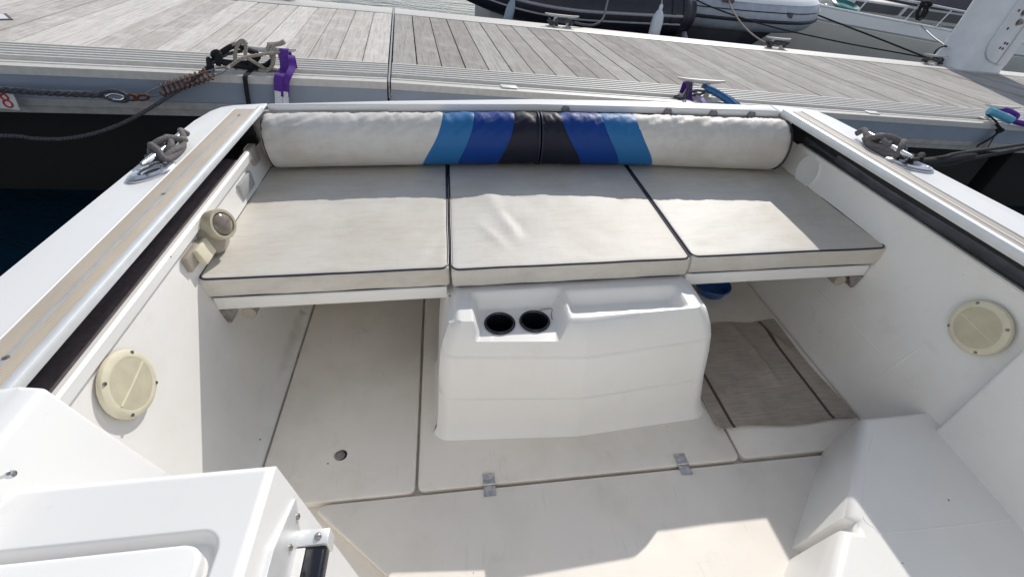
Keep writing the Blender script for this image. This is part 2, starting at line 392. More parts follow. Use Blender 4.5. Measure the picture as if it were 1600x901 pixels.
# hull sides
outL = [(-1.29, -.6), (-1.295, .4), (-1.295, .86), (-1.283, 1.34), (-1.265, 1.76), (-1.25, 1.86), (-1.227, 1.905), (-1.19, 1.927)]
outR = [(1.235, -.6), (1.234, .4), (1.229, .94), (1.218, 1.26), (1.207, 1.5), (1.2, 1.70), (1.197, 1.75), (1.185, 1.80), (1.155, 1.832)]
bm = B()
ring = [(x * .995, y - .006) for x, y in outL + YA[1:] + list(reversed(outR))[1:]]
def hullf(u, v):
    i = int(round(u)); x, y = ring[i]
    return (x * (1 - .10 * v ** 1.5), y - .05 * v, .715 - 1.05 * v)
gridf(bm, hullf, list(range(len(ring))), [0, .1, .3, .5, .75, 1])
P('hull', bm, 'deck')

# transom ledge
bm = B()
front = [(-1.0675, 1.925), (-.6, 1.925), (0, 1.912), (.5, 1.868), (1.0185, 1.7972)]
prism(bm, list(reversed([(-1.0675, 1.948)] + [p for p in YA if p[0] > -1.06 and p[0] < .99] + [(1.0185, 1.8800)])) + front, .716, .742, .010, 3)
box(bm, (-1.1, 1.942, .40), (.55, 1.946, .716)); box(bm, (.5, 1.86, .40), (1.0, 1.864, .716), rot=Matrix.Rotation(R(-6), 3, 'Z'))
tr = P('transom', bm, 'deck')
for x in (.12, .55, .74, .90):
    bm = B(); y = interp(YF, x); lathe(bm, [(.019, .0), (.017, .007), (.009, .012), (.001, .013)], (x, y + .001, .722), (0, -1, 0), 14)
    P('snap_stud', bm, 'studg', tr)

# side decks
def side_deck(sgn, out, inner, zt=.742):
    bm = B(); ye = out[-1][1]
    prism(bm, (out + [(inner, 1.948 if sgn < 0 else 1.8800), (inner, -.6)]) if sgn < 0 else ([(inner, -.6)] + out + [(inner, 1.8800)]), .733 if sgn < 0 else .7285, zt, .004, 3)
    return P('side_deck', bm, 'deck', label='left side deck of the boat' if sgn < 0 else 'right side deck of the boat')
sdl = side_deck(-1, outL, -1.0685); sdr = side_deck(1, outR, 1.0195)
def lipbox(x0, x1, z0, z1, y0, y1, bv=.004):
    bm = B(); box(bm, (min(x0, x1), y0, z0), (max(x0, x1), y1, z1), bv, 3); return bm
# left: non-skid strip with grey centre line, white margin, alloy rail, pocket and lip
P('nonskid_strip', lipbox(-1.163, -1.087, .7425, .7455, -.5, 1.872, .001), 'teakL', sdl)
P('centre_line', lipbox(-1.1285, -1.1195, .7458, .7466, -.5, 1.870, .0002), 'grey', sdl)
P('margin_trim', lipbox(-1.170, -1.164, .7425, .7475, -.5, 1.876, .002), 'deck', sdl)
bm = B(); sweep(bm, [Vector((-1.0765, y, .7435)) for y in lin(-.5, 1.882, 6)], [(-.0105, -.0100), (-.0105, .003), (-.008, .0075), (-.003, .010), (.003, .010), (.008, .0075), (.0105, .002), (.0105, -.0100)])
P('deck_rail', bm, 'rail', sdl)
for y in (.62, 1.2, 1.8):
    bm = B(); lathe(bm, [(.006, 0), (.006, .0015), (.002, .003)], (-1.125, y, .7456), (0, 0, 1), 10); P('screw', bm, 'dsteel', sdl)
# right
P('nonskid_strip', lipbox(1.043, 1.100, .7425, .7455, -.5, 1.786, .001), 'teakR', sdr)
P('centre_line', lipbox(1.067, 1.0725, .7458, .7470, -.5, 1.785, .0004), 'deck', sdr)
P('margin_trim', lipbox(1.101, 1.106, .7425, .7470, -.5, 1.79, .002), 'grey', sdr)
bm = B(); sweep(bm, [Vector((1.0300, y, .7435)) for y in lin(-.5, 1.795, 6)], [(-.0125, -.0165), (-.0125, .002), (-.009, .008), (-.003, .0105), (.003, .0105), (.009, .0075), (.0125, .003), (.0125, -.0165)])
P('deck_rail', bm, 'rail', sdr)
# stowage pockets under the side decks
for s, y1 in ((-1, 1.76), (1, 1.74)):
    bm = B()
    xo, xi = (-1.235, -1.118) if s < 0 else (1.118, 1.195)
    lo, hi = min(xo, xi), max(xo, xi)
    box(bm, (lo, -.5, .600), (hi, y1 + .115, .612))
    ox = xo; box(bm, (min(ox, ox + s * .012), -.5, .585), (max(ox, ox + s * .012), y1 + .115, .726))
    box(bm, (lo, y1 + .1, .612), (hi, y1 + .115, .726))
    pk = P('stowage_pocket', bm, 'pocket')
    if s < 0:
        bm = B()
        def cf(u, v): return (-1.122 - .075 * u, v, .624 + .008 * math.sin(u * 3) + .004 * noise.noise(Vector((u * 3, v * 4, 0))))
        gridf(bm, cf, lin(0, 1, 8), lin(-.5, 1.68, 60)); gridf(bm, lambda u, v: (-1.122 - .075 * u, v, .6135), lin(0, 1, 3), lin(-.5, 1.68, 3))
        P('stowed_cover', bm, 'cover', pk)
    else:
        bm = B()
        tube(bm, [(1.148, y, .652 + .003 * math.sin(y * 9)) for y in lin(-.5, 1.52, 24)], .034, 16)
        tube(bm, [(1.148, 1.525, .652), (1.148, 1.60, .654), (1.146, 1.72, .653)], .031, 14)
        tube(bm, [(1.128, y, .622) for y in (.2, .9, 1.7)], .008, 8)
        P('stowed_cover', bm, 'roll', pk)
bm = B(); sweep(bm, [Vector((-1.112, y, .6265)) for y in lin(-.5, 1.735, 5)], [(-.011, -.018), (-.011, .007), (-.007, .012), (.004, .012), (.010, .007), (.010, -.018)])
P('pocket_lip', bm, 'gel')
bm = B(); sweep(bm, [Vector((1.112, y, .6225)) for y in lin(-.5, 1.725, 5)], [(-.010, -.007), (-.010, .006), (-.006, .010), (.007, .010), (.011, .007), (.011, -.007)])
P('pocket_lip', bm, 'liner')
# small beige end blocks where the pockets stop at the bolster
bm = B(); box(bm, (-1.13, 1.738, .575), (-1.10, 1.80, .642), .006)
P('pocket_end_block', bm, 'taupe')

# sole panels
def panel(poly, label, bv=.005):
    bm = B(); prism(bm, poly, -.030, 0, bv, 3); return P('sole_panel', bm, 'floor', label=label)
def rc(x0, y0, x1, y1, r=.02):
    out = []
    for cx, cy, a in ((x0 + r, y0 + r, 180), (x1 - r, y0 + r, 270), (x1 - r, y1 - r, 0), (x0 + r, y1 - r, 90)):
        out += [(cx + r * math.cos(R(a + t)), cy + r * math.sin(R(a + t))) for t in (0, 30, 60, 90)]
    return out
pl = panel(rc(-.989, .693, -.521, 1.88), 'left sole hatch with a round finger latch')
pc = panel(rc(-.512, .696, .528, 1.88), 'centre sole hatch carrying the console')
pr_ = panel(rc(.537, .699, 1.034, 1.88), 'right sole hatch under the mat')
pf = panel([(-.775, .685), (-.795, .678), (-.800, .665), (-.574, .470), (-.30, .22), (-.30, -.45), (.95, -.45), (.95, .685)], 'forward sole panel with a clipped left corner')
for hx, hy in ((-.296, .695), (.330, .699)):
    bm = B(); w = .0185
    box(bm, (hx - w, hy + .004, .0005), (hx + w, hy + .036, .003), .001); box(bm, (hx - w, hy - .036, .0005), (hx + w, hy - .004, .003), .001)
    tube(bm, [(hx - w, hy, .0035), (hx + w, hy, .0035)], .0042, 10)
    for yy in (-.022, .022):
        for xx in (-.0115, 0, .0115):
            lathe(bm, [(.0042, 0), (.0040, .0012), (.001, .002)], (hx + xx, hy + yy + (.004 if xx == 0 else 0), .003), (0, 0, 1), 10)
    P('hinge', bm, 'hsteel', pf)
bm = B(); lathe(bm, [(.0185, .0), (.0185, .0006), (.001, .0008)], (-.758, .840, .0002), (0, 0, 1), 24); P('finger_hole_shade', bm, 'pocket', pl)  # flat black disc, offset to paint the shaded crescent of the recess
bm = B(); lathe(bm, [(.0165, .0), (.0165, .0022), (.014, .0030), (.001, .0030)], (-.7625, .8385, .0010), (0, 0, 1), 24); P('latch', bm, 'dsteel', pl)

# console with moulded tray
bm = B()
XC = .012
ZT = .430
def front_y(x):
    a = abs(x - XC) / .395
    return .974 - .018 * (1 - a) + .030 * max(0, (a - .90) / .10) ** 2.2
def fyc(x): return front_y(x)
def ztop(x, y):
    z = ZT
    m = sstep(-.322, -.296, x) * (1 - sstep(-.070, -.030, x)) * (1 - sstep(1.072, 1.105, y))     # cup recess, open at the front
    z -= .054 * m
    m2 = sstep(-.030, -.004, x) * (1 - sstep(.315, .352, x)) * (1 - sstep(1.055, 1.088, y)) * sstep(.978, .998, y)
    z -= .042 * m2 * (1 - m)
    for cx in (-.238, -.129):
        z -= .07 * (1 - sstep(.0385, .0425, math.hypot(x - cx, y - 1.009))) * sstep(fyc(x) + .001, fyc(x) + .007, y)
    e = min(x + .383, .407 - x); z -= .020 * (1 - sstep(0, .028, e)) ** 2
    return z
xs = lin(-.383, .407, 165); ys = lin(0, 1, 60)
def topf(x, t):
    fy = front_y(x); y = fy + (1.20 - fy) * t; return (x, y, ztop(x, y))
G = gridf(bm, topf, xs, ys)
WID = [(0, .478), (.02, .466), (.15, .452), (.30, .440), (.36, .425), (.40, .408), (.43, .395)]      # half width against height
FWD = [(0, .112), (.03, .094), (.13, .072), (.25, .056), (.34, .040), (.40, .018), (.425, .003), (.43, 0)]       # how far the front stands forward
VEE = [(0, .012), (.15, .022), (.34, .024), (.40, .012), (.43, 0)]
lev = [1, .97, .93, .88, .83, .775, .765, .755, .74, .6, .5, .385, .375, .365, .35, .2, .1, .04, .015, 0]
def skirt(row, side):
    ztops = {v: v.co.z for v in row}
    prev = [v for v in row]
    for q in lev[1:]:
        cur = []
        for v in row:
            z0 = ztops[v]; z = min(z0, ZT * q); zz = z; wd = interp(WID, zz) / .395
            fx = (v.co.x - XC) / .395
            notch = .0065 if q in (.765, .375) else 0
            fw = interp(FWD, z if side == 'f' else zz)
            if side == 'f':
                p = (XC + (v.co.x - XC) * wd, v.co.y - fw - interp(VEE, z) * (1 - abs(fx)) + notch, z)
            else:
                p = (XC + (v.co.x - XC) * wd - notch * (1 if side == 'r' else -1), v.co.y - fw * max(0, (1.2 - v.co.y) / .226), z)
            cur.append(bm.verts.new(p))
        for i in range(len(row) - 1):
            bm.faces.new((prev[i], prev[i + 1], cur[i + 1], cur[i]))
        prev = cur
skirt(G[0], 'f'); skirt([g[-1] for g in G], 'r'); skirt([g[0] for g in reversed(G)], 'l')
bmesh.ops.recalc_face_normals(bm, faces=bm.faces[:])
bmesh.ops.remove_doubles(bm, verts=bm.verts[:], dist=.0008)
con = P('console', bm, 'gel', label='moulded white console with drink tray', sharp=50)
for cx in (-.238, -.129):
    bm = B()
    lathe(bm, [(.0475, .0), (.0485, .0035), (.046, .0065), (.0415, .0068), (.0385, .003), (.0365, -.05), (.034, -.062), (.0005, -.062)], (cx, 1.009, .3765), (0, 0, 1), 40, cap=False)
    P('cup_holder', bm, 'cup', con)
bm = B(); tube(bm, [(-.105, 1.060, .3775), (-.066, 1.062, .3785), (-.072, 1.035, .378), (-.073, 1.012, .378)], .0009, 5, smooth=6); P('loose_thread', bm, 'rope_k', con)

# seat base boards
for x0, x1, lab in ((-1.092, -.394, 'left'), (.402, 1.085, 'right')):
    bm = B(); box(bm, (x0, 1.128, .388), (x1, 1.895, .436), .007, 3); sb = P('seat_base', bm, 'gel', label='white %s seat base board under the cushion' % lab)
    s = -1 if x0 < 0 else 1; xe = x0 if s < 0 else x1
    bm = B(); prism(bm, [(xe - s * .055, .387), (xe + s * .004, .387), (xe - s * .010, .335), (xe - s * .022, .332)], 1.13, 1.17, .003, 2, axis='y')
    P('bracket', bm, 'dsteel', sb)
    bm = B(); lathe(bm, [(.021, 0), (.021, .05), (.018, .054)], (xe - s * .085, 1.128, .370), (0, 1, 0), 20); P('support_knob', bm, 'taupe', sb)

# speakers
def speaker(c, nrm, lab, rot):
    n = Vector(nrm).normalized(); bm = B()
    lathe(bm, [(.077, 0), (.0775, .003), (.0745, .009), (.065, .0135), (.0585, .0125)], c, n, 48, cap=False)
    r_ = P('speaker', bm, 'cream', label=lab)
    bm = B(); prof = []
    k = 26
    for i in range(k): prof += [(.0585 * (1 - i / k), .0120 + .0015 * math.sin(math.pi * i / k / 2))]
    lathe(bm, prof, c, n, 48, cap=False)
    g = P('grille', bm, 'creamd', r_)
    u = n.cross(Vector((0, 0, 1))).normalized(); w = u.cross(n)
    d = u * math.cos(rot) + w * math.sin(rot); c = Vector(c)
    bm = B(); tube(bm, [c + n * .0128 - d * .057, c + n * .0140, c + n * .0128 + d * .057], .0022, 6); P('crossbar', bm, 'cream', r_)
    for a in (.1 + math.pi / 4, .75 * math.pi + .1, 1.25 * math.pi + .1, 1.75 * math.pi + .1):
        bm = B(); lathe(bm, [(.0042, 0), (.004, .003), (.001, .0032)], c + (u * math.cos(a) + w * math.sin(a)) * .0690 + n * .0105, n, 10)
        P('screw', bm, 'dsteel', r_)
speaker((-1.098, .74, .522), (1, 0, .14), 'cream round loudspeaker on the sunlit left wall', R(-9))
speaker((1.091, .754, .496), (-1, 0, .13), 'cream round loudspeaker on the shaded right wall', R(5))

# spotlight, socket plate and blank plate on the left wall
bm = B(); lathe(bm, [(.054, -.008), (.054, .012), (.046, .024), (.028, .028)], (-1.100, 1.275, .562), (1, -.1, .3), 36)
lp = P('deck_light', bm, 'taupe', label='beige swivelling deck light on the left wall')
bm = B(); lathe(bm, [(.043, -.062), (.046, -.02), (.046, .0), (.043, .005), (.036, .005), (.034, .0), (.034, -.012)], (-1.052, 1.274, .604), (.88, -.30, .30), 40); P('lamp_head', bm, 'creaml', lp)
bm = B(); lathe(bm, [(.0335, -.010), (.032, .003), (.024, .010), (.012, .014), (.0005, .015)], (-1.052, 1.274, .604), (.88, -.30, .30), 30); P('lens', bm, 'lens', lp)
bm = B(); box(bm, (-1.112, 1.115, .545), (-1.096, 1.215, .592), .003, 2); so = P('socket_plate', bm, 'taupe', label='beige socket plate with a flip lid on the left wall')
bm = B(); box(bm, (-1.098, 1.155, .538), (-1.078, 1.225, .590), .004, 2, rot=Matrix.Rotation(R(-14), 3, 'Y')); P('flip_lid', bm, 'cream', so)
bm = B(); box(bm, (-1.113, 1.56, .53), (-1.100, 1.68, .585), .002); P('blank_plate', bm, 'grey')
bm = B(); lathe(bm, [(.064, -.01), (.064, .0015), (.060, .003), (.057, .0012), (.0005, .0015)], (1.106, 1.618, .560), (-1, 0, .12), 40); P('inspection_cover', bm, 'liner', label='round inspection cover on the right wall beside the bolster')

# fairleads and cleats on the side decks
def fairlead(cx, cy, ang, z=.7425):
    bm = B(); rot = Matrix.Rotation(ang, 3, 'Z'); c = Vector((cx, cy, z))
    def ell(a, b, zz): return [c + rot @ Vector((a * math.copysign(abs(math.cos(t)) ** 1.25, math.cos(t)), b * math.copysign(abs(math.sin(t)) ** .9, math.sin(t)), zz)) for t in lin(0, 2 * math.pi * 47 / 48, 48)]
    rings = [ell(.072, .040, 0), ell(.072, .040, .004), ell(.066, .036, .009), ell(.040, .024, .011), ell(.034, .019, .007), ell(.030, .016, .0015), ell(.001, .001, .001)]
    V_ = [[bm.verts.new(p) for p in r] for r in rings]
    for a, b in zip(V_, V_[1:]):
        for i in range(48): bm.faces.new((a[i], a[(i + 1) % 48], b[(i + 1) % 48], b[i]))
    f = P('fairlead', bm, 'steel')
    bm = B(); lathe(bm, [(.001, 0), (.001, .0006)], c, (0, 0, 1), 4)
    bm.clear()
    V_ = [[bm.verts.new(p) for p in ell(.029, .0155, .0024)], [bm.verts.new(p) for p in ell(.029, .0155, .0026)]]
    bm.faces.new(V_[1]); bm.faces.new(list(reversed(V_[0])))
    for i in range(48): bm.faces.new((V_[0][i], V_[0][(i + 1) % 48], V_[1][(i + 1) % 48], V_[1][i]))
    P('fairlead_hole', bm, 'pocket', f)
    for a, b in ((.052, .008), (-.052, .006), (.012, -.029), (-.014, .029)):
        bm = B(); lathe(bm, [(.0055, 0), (.005, .003), (.001, .0045)], c + rot @ Vector((a, b, .0085)), (0, 0, 1), 10)
        P('screw', bm, 'steel', f)
fairlead(-1.216, 1.338, R(62)); fairlead(1.152, 1.270, R(-52))
def deck_cleat(c, d, L=.12):
    c = Vector(c); d = Vector(d).normalized(); bm = B()
    tube(bm, [c - d * L, c - d * L * .5 + Vector((0, 0, -.004)), c + d * L * .5 + Vector((0, 0, -.004)), c + d * L], .011, 12, smooth=4, scale=lambda t: 1 - .45 * abs(2 * t - 1) ** 2)
    for s in (-1, 1): tube(bm, [c + d * s * .04 + Vector((0, 0, -.045)), c + d * s * .038], .010, 10)
    return P('mooring_cleat', bm, 'steel')
deck_cleat((-1.219, 1.445, .774), (.04, 1, 0)); deck_cleat((1.145, 1.385, .774), (.02, 1, 0))

# forward mouldings near the camera: bulkhead, locker with track, step and side panel
bm = B(); prism(bm, list(reversed([(-1.36, .50), (-1.36, .735), (-1.05, .757), (-1.012, .757), (-.952, .478), (-.94, .30), (-1.36, .30)])), -.5, .542, .010, 3, axis='y')
bk = P('bulkhead', bm, 'deck', label='sloping white bulkhead moulding at the left edge')
bm = B(); lathe(bm, [(.0025, 0), (.0025, .010), (.005, .012), (.006, .017), (.0045, .021), (.001, .022)], (-1.003, .402, .729), (.96, .1, .2), 16); P('hook', bm, 'steel', bk)
# locker: height field top with a grooved lid seat
bm = B()
def rr_sd(x, y, x0, y0, x1, y1, r):
    cx, cy = (x0 + x1) / 2, (y0 + y1) / 2; dx = abs(x - cx) - (x1 - x0) / 2 + r; dy = abs(y - cy) - (y1 - y0) / 2 + r
    return math.hypot(max(dx, 0), max(dy, 0)) + min(max(dx, dy), 0) - r
def lockz(x, y):
    d = rr_sd(x, y, -1.6, -.9, -.687, .313, .030)
    z = .700 - .018 * (1 - sstep(-.009, .002, d))
    e = min(.404 - y, -.646 - x)
    z -= .008 * (1 - sstep(0, .014, e)) ** 2
    return z
xs = lin(-1.36, -.86, 12)[:-1] + lin(-.86, -.646, 110); ys = lin(-.5, .15, 10)[:-1] + lin(.15, .404, 120)
G = gridf(bm, lambda x, y: (x, y, lockz(x, y)), xs, ys)
def drop(row, dx):
    prev = row
    for t in lin(0, 1, 6)[1:]:
        cur = [bm.verts.new((v.co.x + dx(v) * t, v.co.y, v.co.z * (1 - t) - .01 * t)) for v in row]
        for i in range(len(row) - 1): bm.faces.new((prev[i], prev[i + 1], cur[i + 1], cur[i]))
        prev = cur
drop([g[-1] for g in G], lambda v: .058); drop(list(reversed(G[-1])), lambda v: .058 * sstep(-.70, -.646, v.co.x))
bmesh.ops.remove_doubles(bm, verts=bm.verts[:], dist=.0004)
bmesh.ops.recalc_face_normals(bm, faces=bm.faces[:])
lk = P('locker', bm, 'deck', label='white locker top with grooved lid in the lower left corner', sharp=60)
bm = B(); prism(bm, rc(-1.5, -.8, -.7035, .297, .026), .676, .7025, .006, 3); P('locker_lid', bm, 'deck', lk)
# door track on the locker side
bm = B(); prism(bm, [(.392, .612), (.352, .545), (-.3, .545), (-.3, .65), (.30, .65)], -.646, -.6345, .001, 1, axis='x'); tk = P('door_track', bm, 'rail', lk)
bm = B(); box(bm, (-.632, -.4, .525), (-.590, .343, .5545), .006, 3); P('track_channel', bm, 'cup', lk, label='black track on the side of the locker')
bm = B(); box(bm, (-.640, -.4, .5552), (-.6215, .336, .5580), .0008, 1); P('track_edge', bm, 'plate', lk)
bm = B(); box(bm, (-.641, .338, .522), (-.587, .3635, .5602), .0025, 2); P('end_bracket', bm, 'rail', lk)
bm = B(); lathe(bm, [(.0058, 0), (.0058, .003), (.004, .005), (.001, .0056)], (-.604, .350, .5602), (0, 0, 1), 14); P('screw', bm, 'dsteel', lk)
for y in (.372, .325):
    bm = B(); lathe(bm, [(.0048, 0), (.0048, .003), (.001, .005)], (-.6345, y, .590), (1, 0, .1), 12); P('screw', bm, 'dsteel', lk)

# moulded step on the right, with a finger slot, and the side panel above it
def step_poly(t):   # outline, t = 0 at the top, 1 at the sole
    def mv(p, q): return (p[0] + (q[0] - p[0]) * t, p[1] + (q[1] - p[1]) * t)
    return [mv((.845, .688), (.820, .695)), mv((.70, .529), (.664, .548)), mv((.592, .419), (.535, .424)), mv((.613, .404), (.570, .396)), mv((.598, .384), (.548, .378)), mv((.566, .392), (.510, .396)),
            mv((.463, .293), (.405, .300)), mv((.24, .06), (.18, .06)), mv((.24, -.45), (.18, -.45)), (1.12, -.45), (1.12, .693)]
bm = B(); lv = [(0, .200), (.3, .14), (.6, .08), (.9, .02), (1, -.005)]
rings = [[bm.verts.new((x, y, z)) for x, y in step_poly(t)] for t, z in lv]
n = len(rings[0]); top = bm.faces.new(rings[0])
for a, b in zip(rings, rings[1:]):
    for i in range(n): bm.faces.new((a[i], b[i], b[(i + 1) % n], a[(i + 1) % n]))
bmesh.ops.recalc_face_normals(bm, faces=bm.faces[:])
ed = [e for e in top.edges]
bmesh.ops.bevel(bm, geom=list(set(ed)), offset=.020, segments=5, affect='EDGES', profile=.5)
st = P('step', bm, 'gel', label='moulded white step with a finger slot in the lower right corner', sharp=60)
bm = B(); prism(bm, [(1.038, .623), (1.20, .70), (1.20, -.45), (.985, -.45), (1.018, .334)], .196, .711, .006, 3); P('side_panel', bm, 'liner', label='flat white side panel at the right edge')
bm = B(); tube(bm, [(1.02, .366, .1985), (.85, .366, .1985), (.665, .37, .1985), (.642, .385, .1985), (.640, .42, .1985), (.735, .530, .1985), (.87, .662, .1985)], .0026, 6, smooth=8); P('tread_line', bm, 'gel', st)
bm = B(); lathe(bm, [(.006, 0), (.005, .005), (.001, .006)], (1.010, .335, .285), (-1, .05, 0), 10); P('screw', bm, 'pocket')

# unseen cabin added to bounce sun into the cockpit: wall, closed door, windows, roof
bm = B(); box(bm, (-1.22, -.62, .0), (-.42, -.56, 1.95), .01, 2); box(bm, (.28, -.62, .0), (1.22, -.56, 1.95), .01, 2); box(bm, (-.42, -.62, 1.72), (.28, -.56, 1.95), .01, 2)
cbn = P('bounce_cabin_wall', bm, 'gel'); bm = B(); box(bm, (-.419, -.605, .02), (.279, -.575, 1.719), .004, 2); dr = P('bounce_cabin_door', bm, 'gel')  # shut white door added in the opening for more bounced fill
bm = B(); box(bm, (.20, -.5745, .95), (.225, -.55, 1.10), .006, 2); P('handle', bm, 'steel', dr); bm = B(); box(bm, (-1.24, -2.2, 1.95), (1.24, -.50, 2.0), .012, 2); P('unseen_cabin_roof', bm, 'deck')
for x0, x1 in ((-1.10, -.56), (.42, 1.10)):
    bm = B(); box(bm, (x0, -.5595, 1.25), (x1, -.552, 1.75), .004, 2); P('unseen_cabin_window', bm, 'yglass', cbn)

# ================================================================== CUSHIONS
def rbox_verts(bm, x0, x1, y0, y1, z0, z1, r, nx, ny, nz, dz=None):
    def spread(a, b, n):
        core = lin(a + r, b - r, n); e = [a + r * (1 - math.cos(t)) for t in lin(0, math.pi / 2, 5)[:-1]]
        return e + core + [a + b - q for q in reversed(e)]
    X, Y, Z = spread(x0, x1, nx), spread(y0, y1, ny), spread(z0, z1, nz); cache = {}
    def V_(i, j, k):
        key = (i, j, k)
        if key not in cache:
            p = Vector((X[i], Y[j], Z[k])); q = Vector((min(max(p.x, x0 + r), x1 - r), min(max(p.y, y0 + r), y1 - r), min(max(p.z, z0 + r), z1 - r)))
            d = p - q
            if d.length > 1e-9:
                m = max(abs(c) for c in d); p = q + d.normalized() * m
            if dz: p = dz(p)
            cache[key] = bm.verts.new(p)
        return cache[key]
    a, b, c = len(X) - 1, len(Y) - 1, len(Z) - 1
    for i in range(a):
        for j in range(b):
            bm.faces.new((V_(i, j, c), V_(i + 1, j, c), V_(i + 1, j + 1, c), V_(i, j + 1, c))); bm.faces.new((V_(i, j, 0), V_(i, j + 1, 0), V_(i + 1, j + 1, 0), V_(i + 1, j, 0)))
    for i in range(a):
        for k in range(c):
            bm.faces.new((V_(i, 0, k), V_(i + 1, 0, k), V_(i + 1, 0, k + 1), V_(i, 0, k + 1))); bm.faces.new((V_(i, b, k), V_(i, b, k + 1), V_(i + 1, b, k + 1), V_(i + 1, b, k)))
    for j in range(b):
        for k in range(c):
            bm.faces.new((V_(0, j, k), V_(0, j, k + 1), V_(0, j + 1, k + 1), V_(0, j + 1, k))); bm.faces.new((V_(a, j, k), V_(a, j + 1, k), V_(a, j + 1, k + 1), V_(a, j, k + 1)))
def ridge(p, a, b, w, h):
    a = Vector(a); b = Vector(b); d = b - a; t = max(0, min(1, (p - a).dot(d) / d.length_squared)); e = (p - (a + d * t)).length
    return h * math.exp(-(e / w) ** 2) * (math.sin(math.pi * (.08 + .84 * t)))
def cushion(x0, x1, y0, y1, label, seed, wr=(), z0=.4375, z1=.508):
    t = Thing('seat_cushion', label, 'cushion', ((x0 + x1) / 2, (y0 + y1) / 2, z0), BOAT, 'off white sunbed cushions')
    def top(x, y):
        u = (x - x0) / (x1 - x0) * 2 - 1; v = (y - y0) / (y1 - y0) * 2 - 1
        h = .006 * (1 - abs(u) ** 3) * (1 - abs(v) ** 3)
        h += .0028 * noise.fractal(Vector((x * 5 + seed, y * 6, seed)), 1., 2., 3) * (1 - u ** 6) * (1 - v ** 6)
        for a, b, w, q in wr: h += ridge(Vector((x, y)), a, b, w, q)
        return h
    def wob(x, y): return .0035 * noise.noise(Vector((x * 7 + seed, y * 7, 3)))
    def dz(p):
        f = max(0, (p.z - z0) / (z1 - z0)); bulge = .004 * math.sin(math.pi * min(1, f))
        q = p.copy(); q.z += f * top(p.x, p.y)
        if p.y < y0 + .02: q.y -= bulge - wob(p.x, f)
        if p.x < x0 + .02: q.x -= bulge * .3
        if p.x > x1 - .02: q.x += bulge * .3
        q.z += (1 - f) * wob(p.x * 1.3, p.y) * .5
        return q
    bm = B(); rbox_verts(bm, x0, x1, y0, y1, z0, z1, .009, 54, 52, 5, dz); body = t.part('pad', bm, 'cush', sharp=70)
    def outline(z, k, e):
        pts = []
        r = .026; E = e
        for cx, cy, a in ((x0 + r, y0 + r, 180), (x1 - r, y0 + r, 270), (x1 - r, y1 - r, 0), (x0 + r, y1 - r, 90)):
            pts += [(cx + (r + E) * math.cos(R(a + q)), cy + (r + E) * math.sin(R(a + q))) for q in (0, 22, 45, 68, 90)]
        out = []
        for i in range(len(pts)):
            a, b = pts[i], pts[(i + 1) % len(pts)]; n = max(1, int(math.hypot(b[0] - a[0], b[1] - a[1]) / .03))
            out += [(a[0] + (b[0] - a[0]) * s / n, a[1] + (b[1] - a[1]) * s / n) for s in range(n)]
        return [Vector((x + wob(x, y) * .4, y + wob(y, x) * .4, z + top(min(max(x, x0), x1), min(max(y, y0), y1)) * k + .4 * wob(x + 2, y))) for x, y in out]
    bm = B(); tube(bm, outline(z1 - .0015, 1, -.0016), .0034, 8, closed=True); t.part('piping', bm, 'pipe')
    bm = B(); tube(bm, outline(z0 + .002, 0, -.001), .0022, 6, closed=True); t.part('lower_piping', bm, 'pipe')
    return t
cushion(-1.108, -.385, 1.130, 1.885, 'left sunbed cushion, flat off white vinyl beside the beige deck light', 1.3, [((-.46, 1.16), (-.40, 1.3), .02, -.003), ((-1.05, 1.62), (-.9, 1.66), .03, .003)])
cushion(-.377, .394, 1.121, 1.885, 'wrinkled middle sunbed cushion above the white drinks console', 5.1,
        [((-.240, 1.60), (-.205, 1.475), .030, .0055), ((-.205, 1.475), (-.150, 1.265), .021, .0068), ((-.19, 1.47), (-.125, 1.30), .016, -.004), ((-.285, 1.39), (-.195, 1.215), .012, .0045), ((.265, 1.53), (.30, 1.525), .014, -.004), ((-.1, 1.7), (.0, 1.5), .05, .003)])
cushion(.402, 1.108, 1.130, 1.862, 'right sunbed cushion, half in the shadow of the right side deck', 9.7, [((.44, 1.2), (.5, 1.17), .02, -.003)])

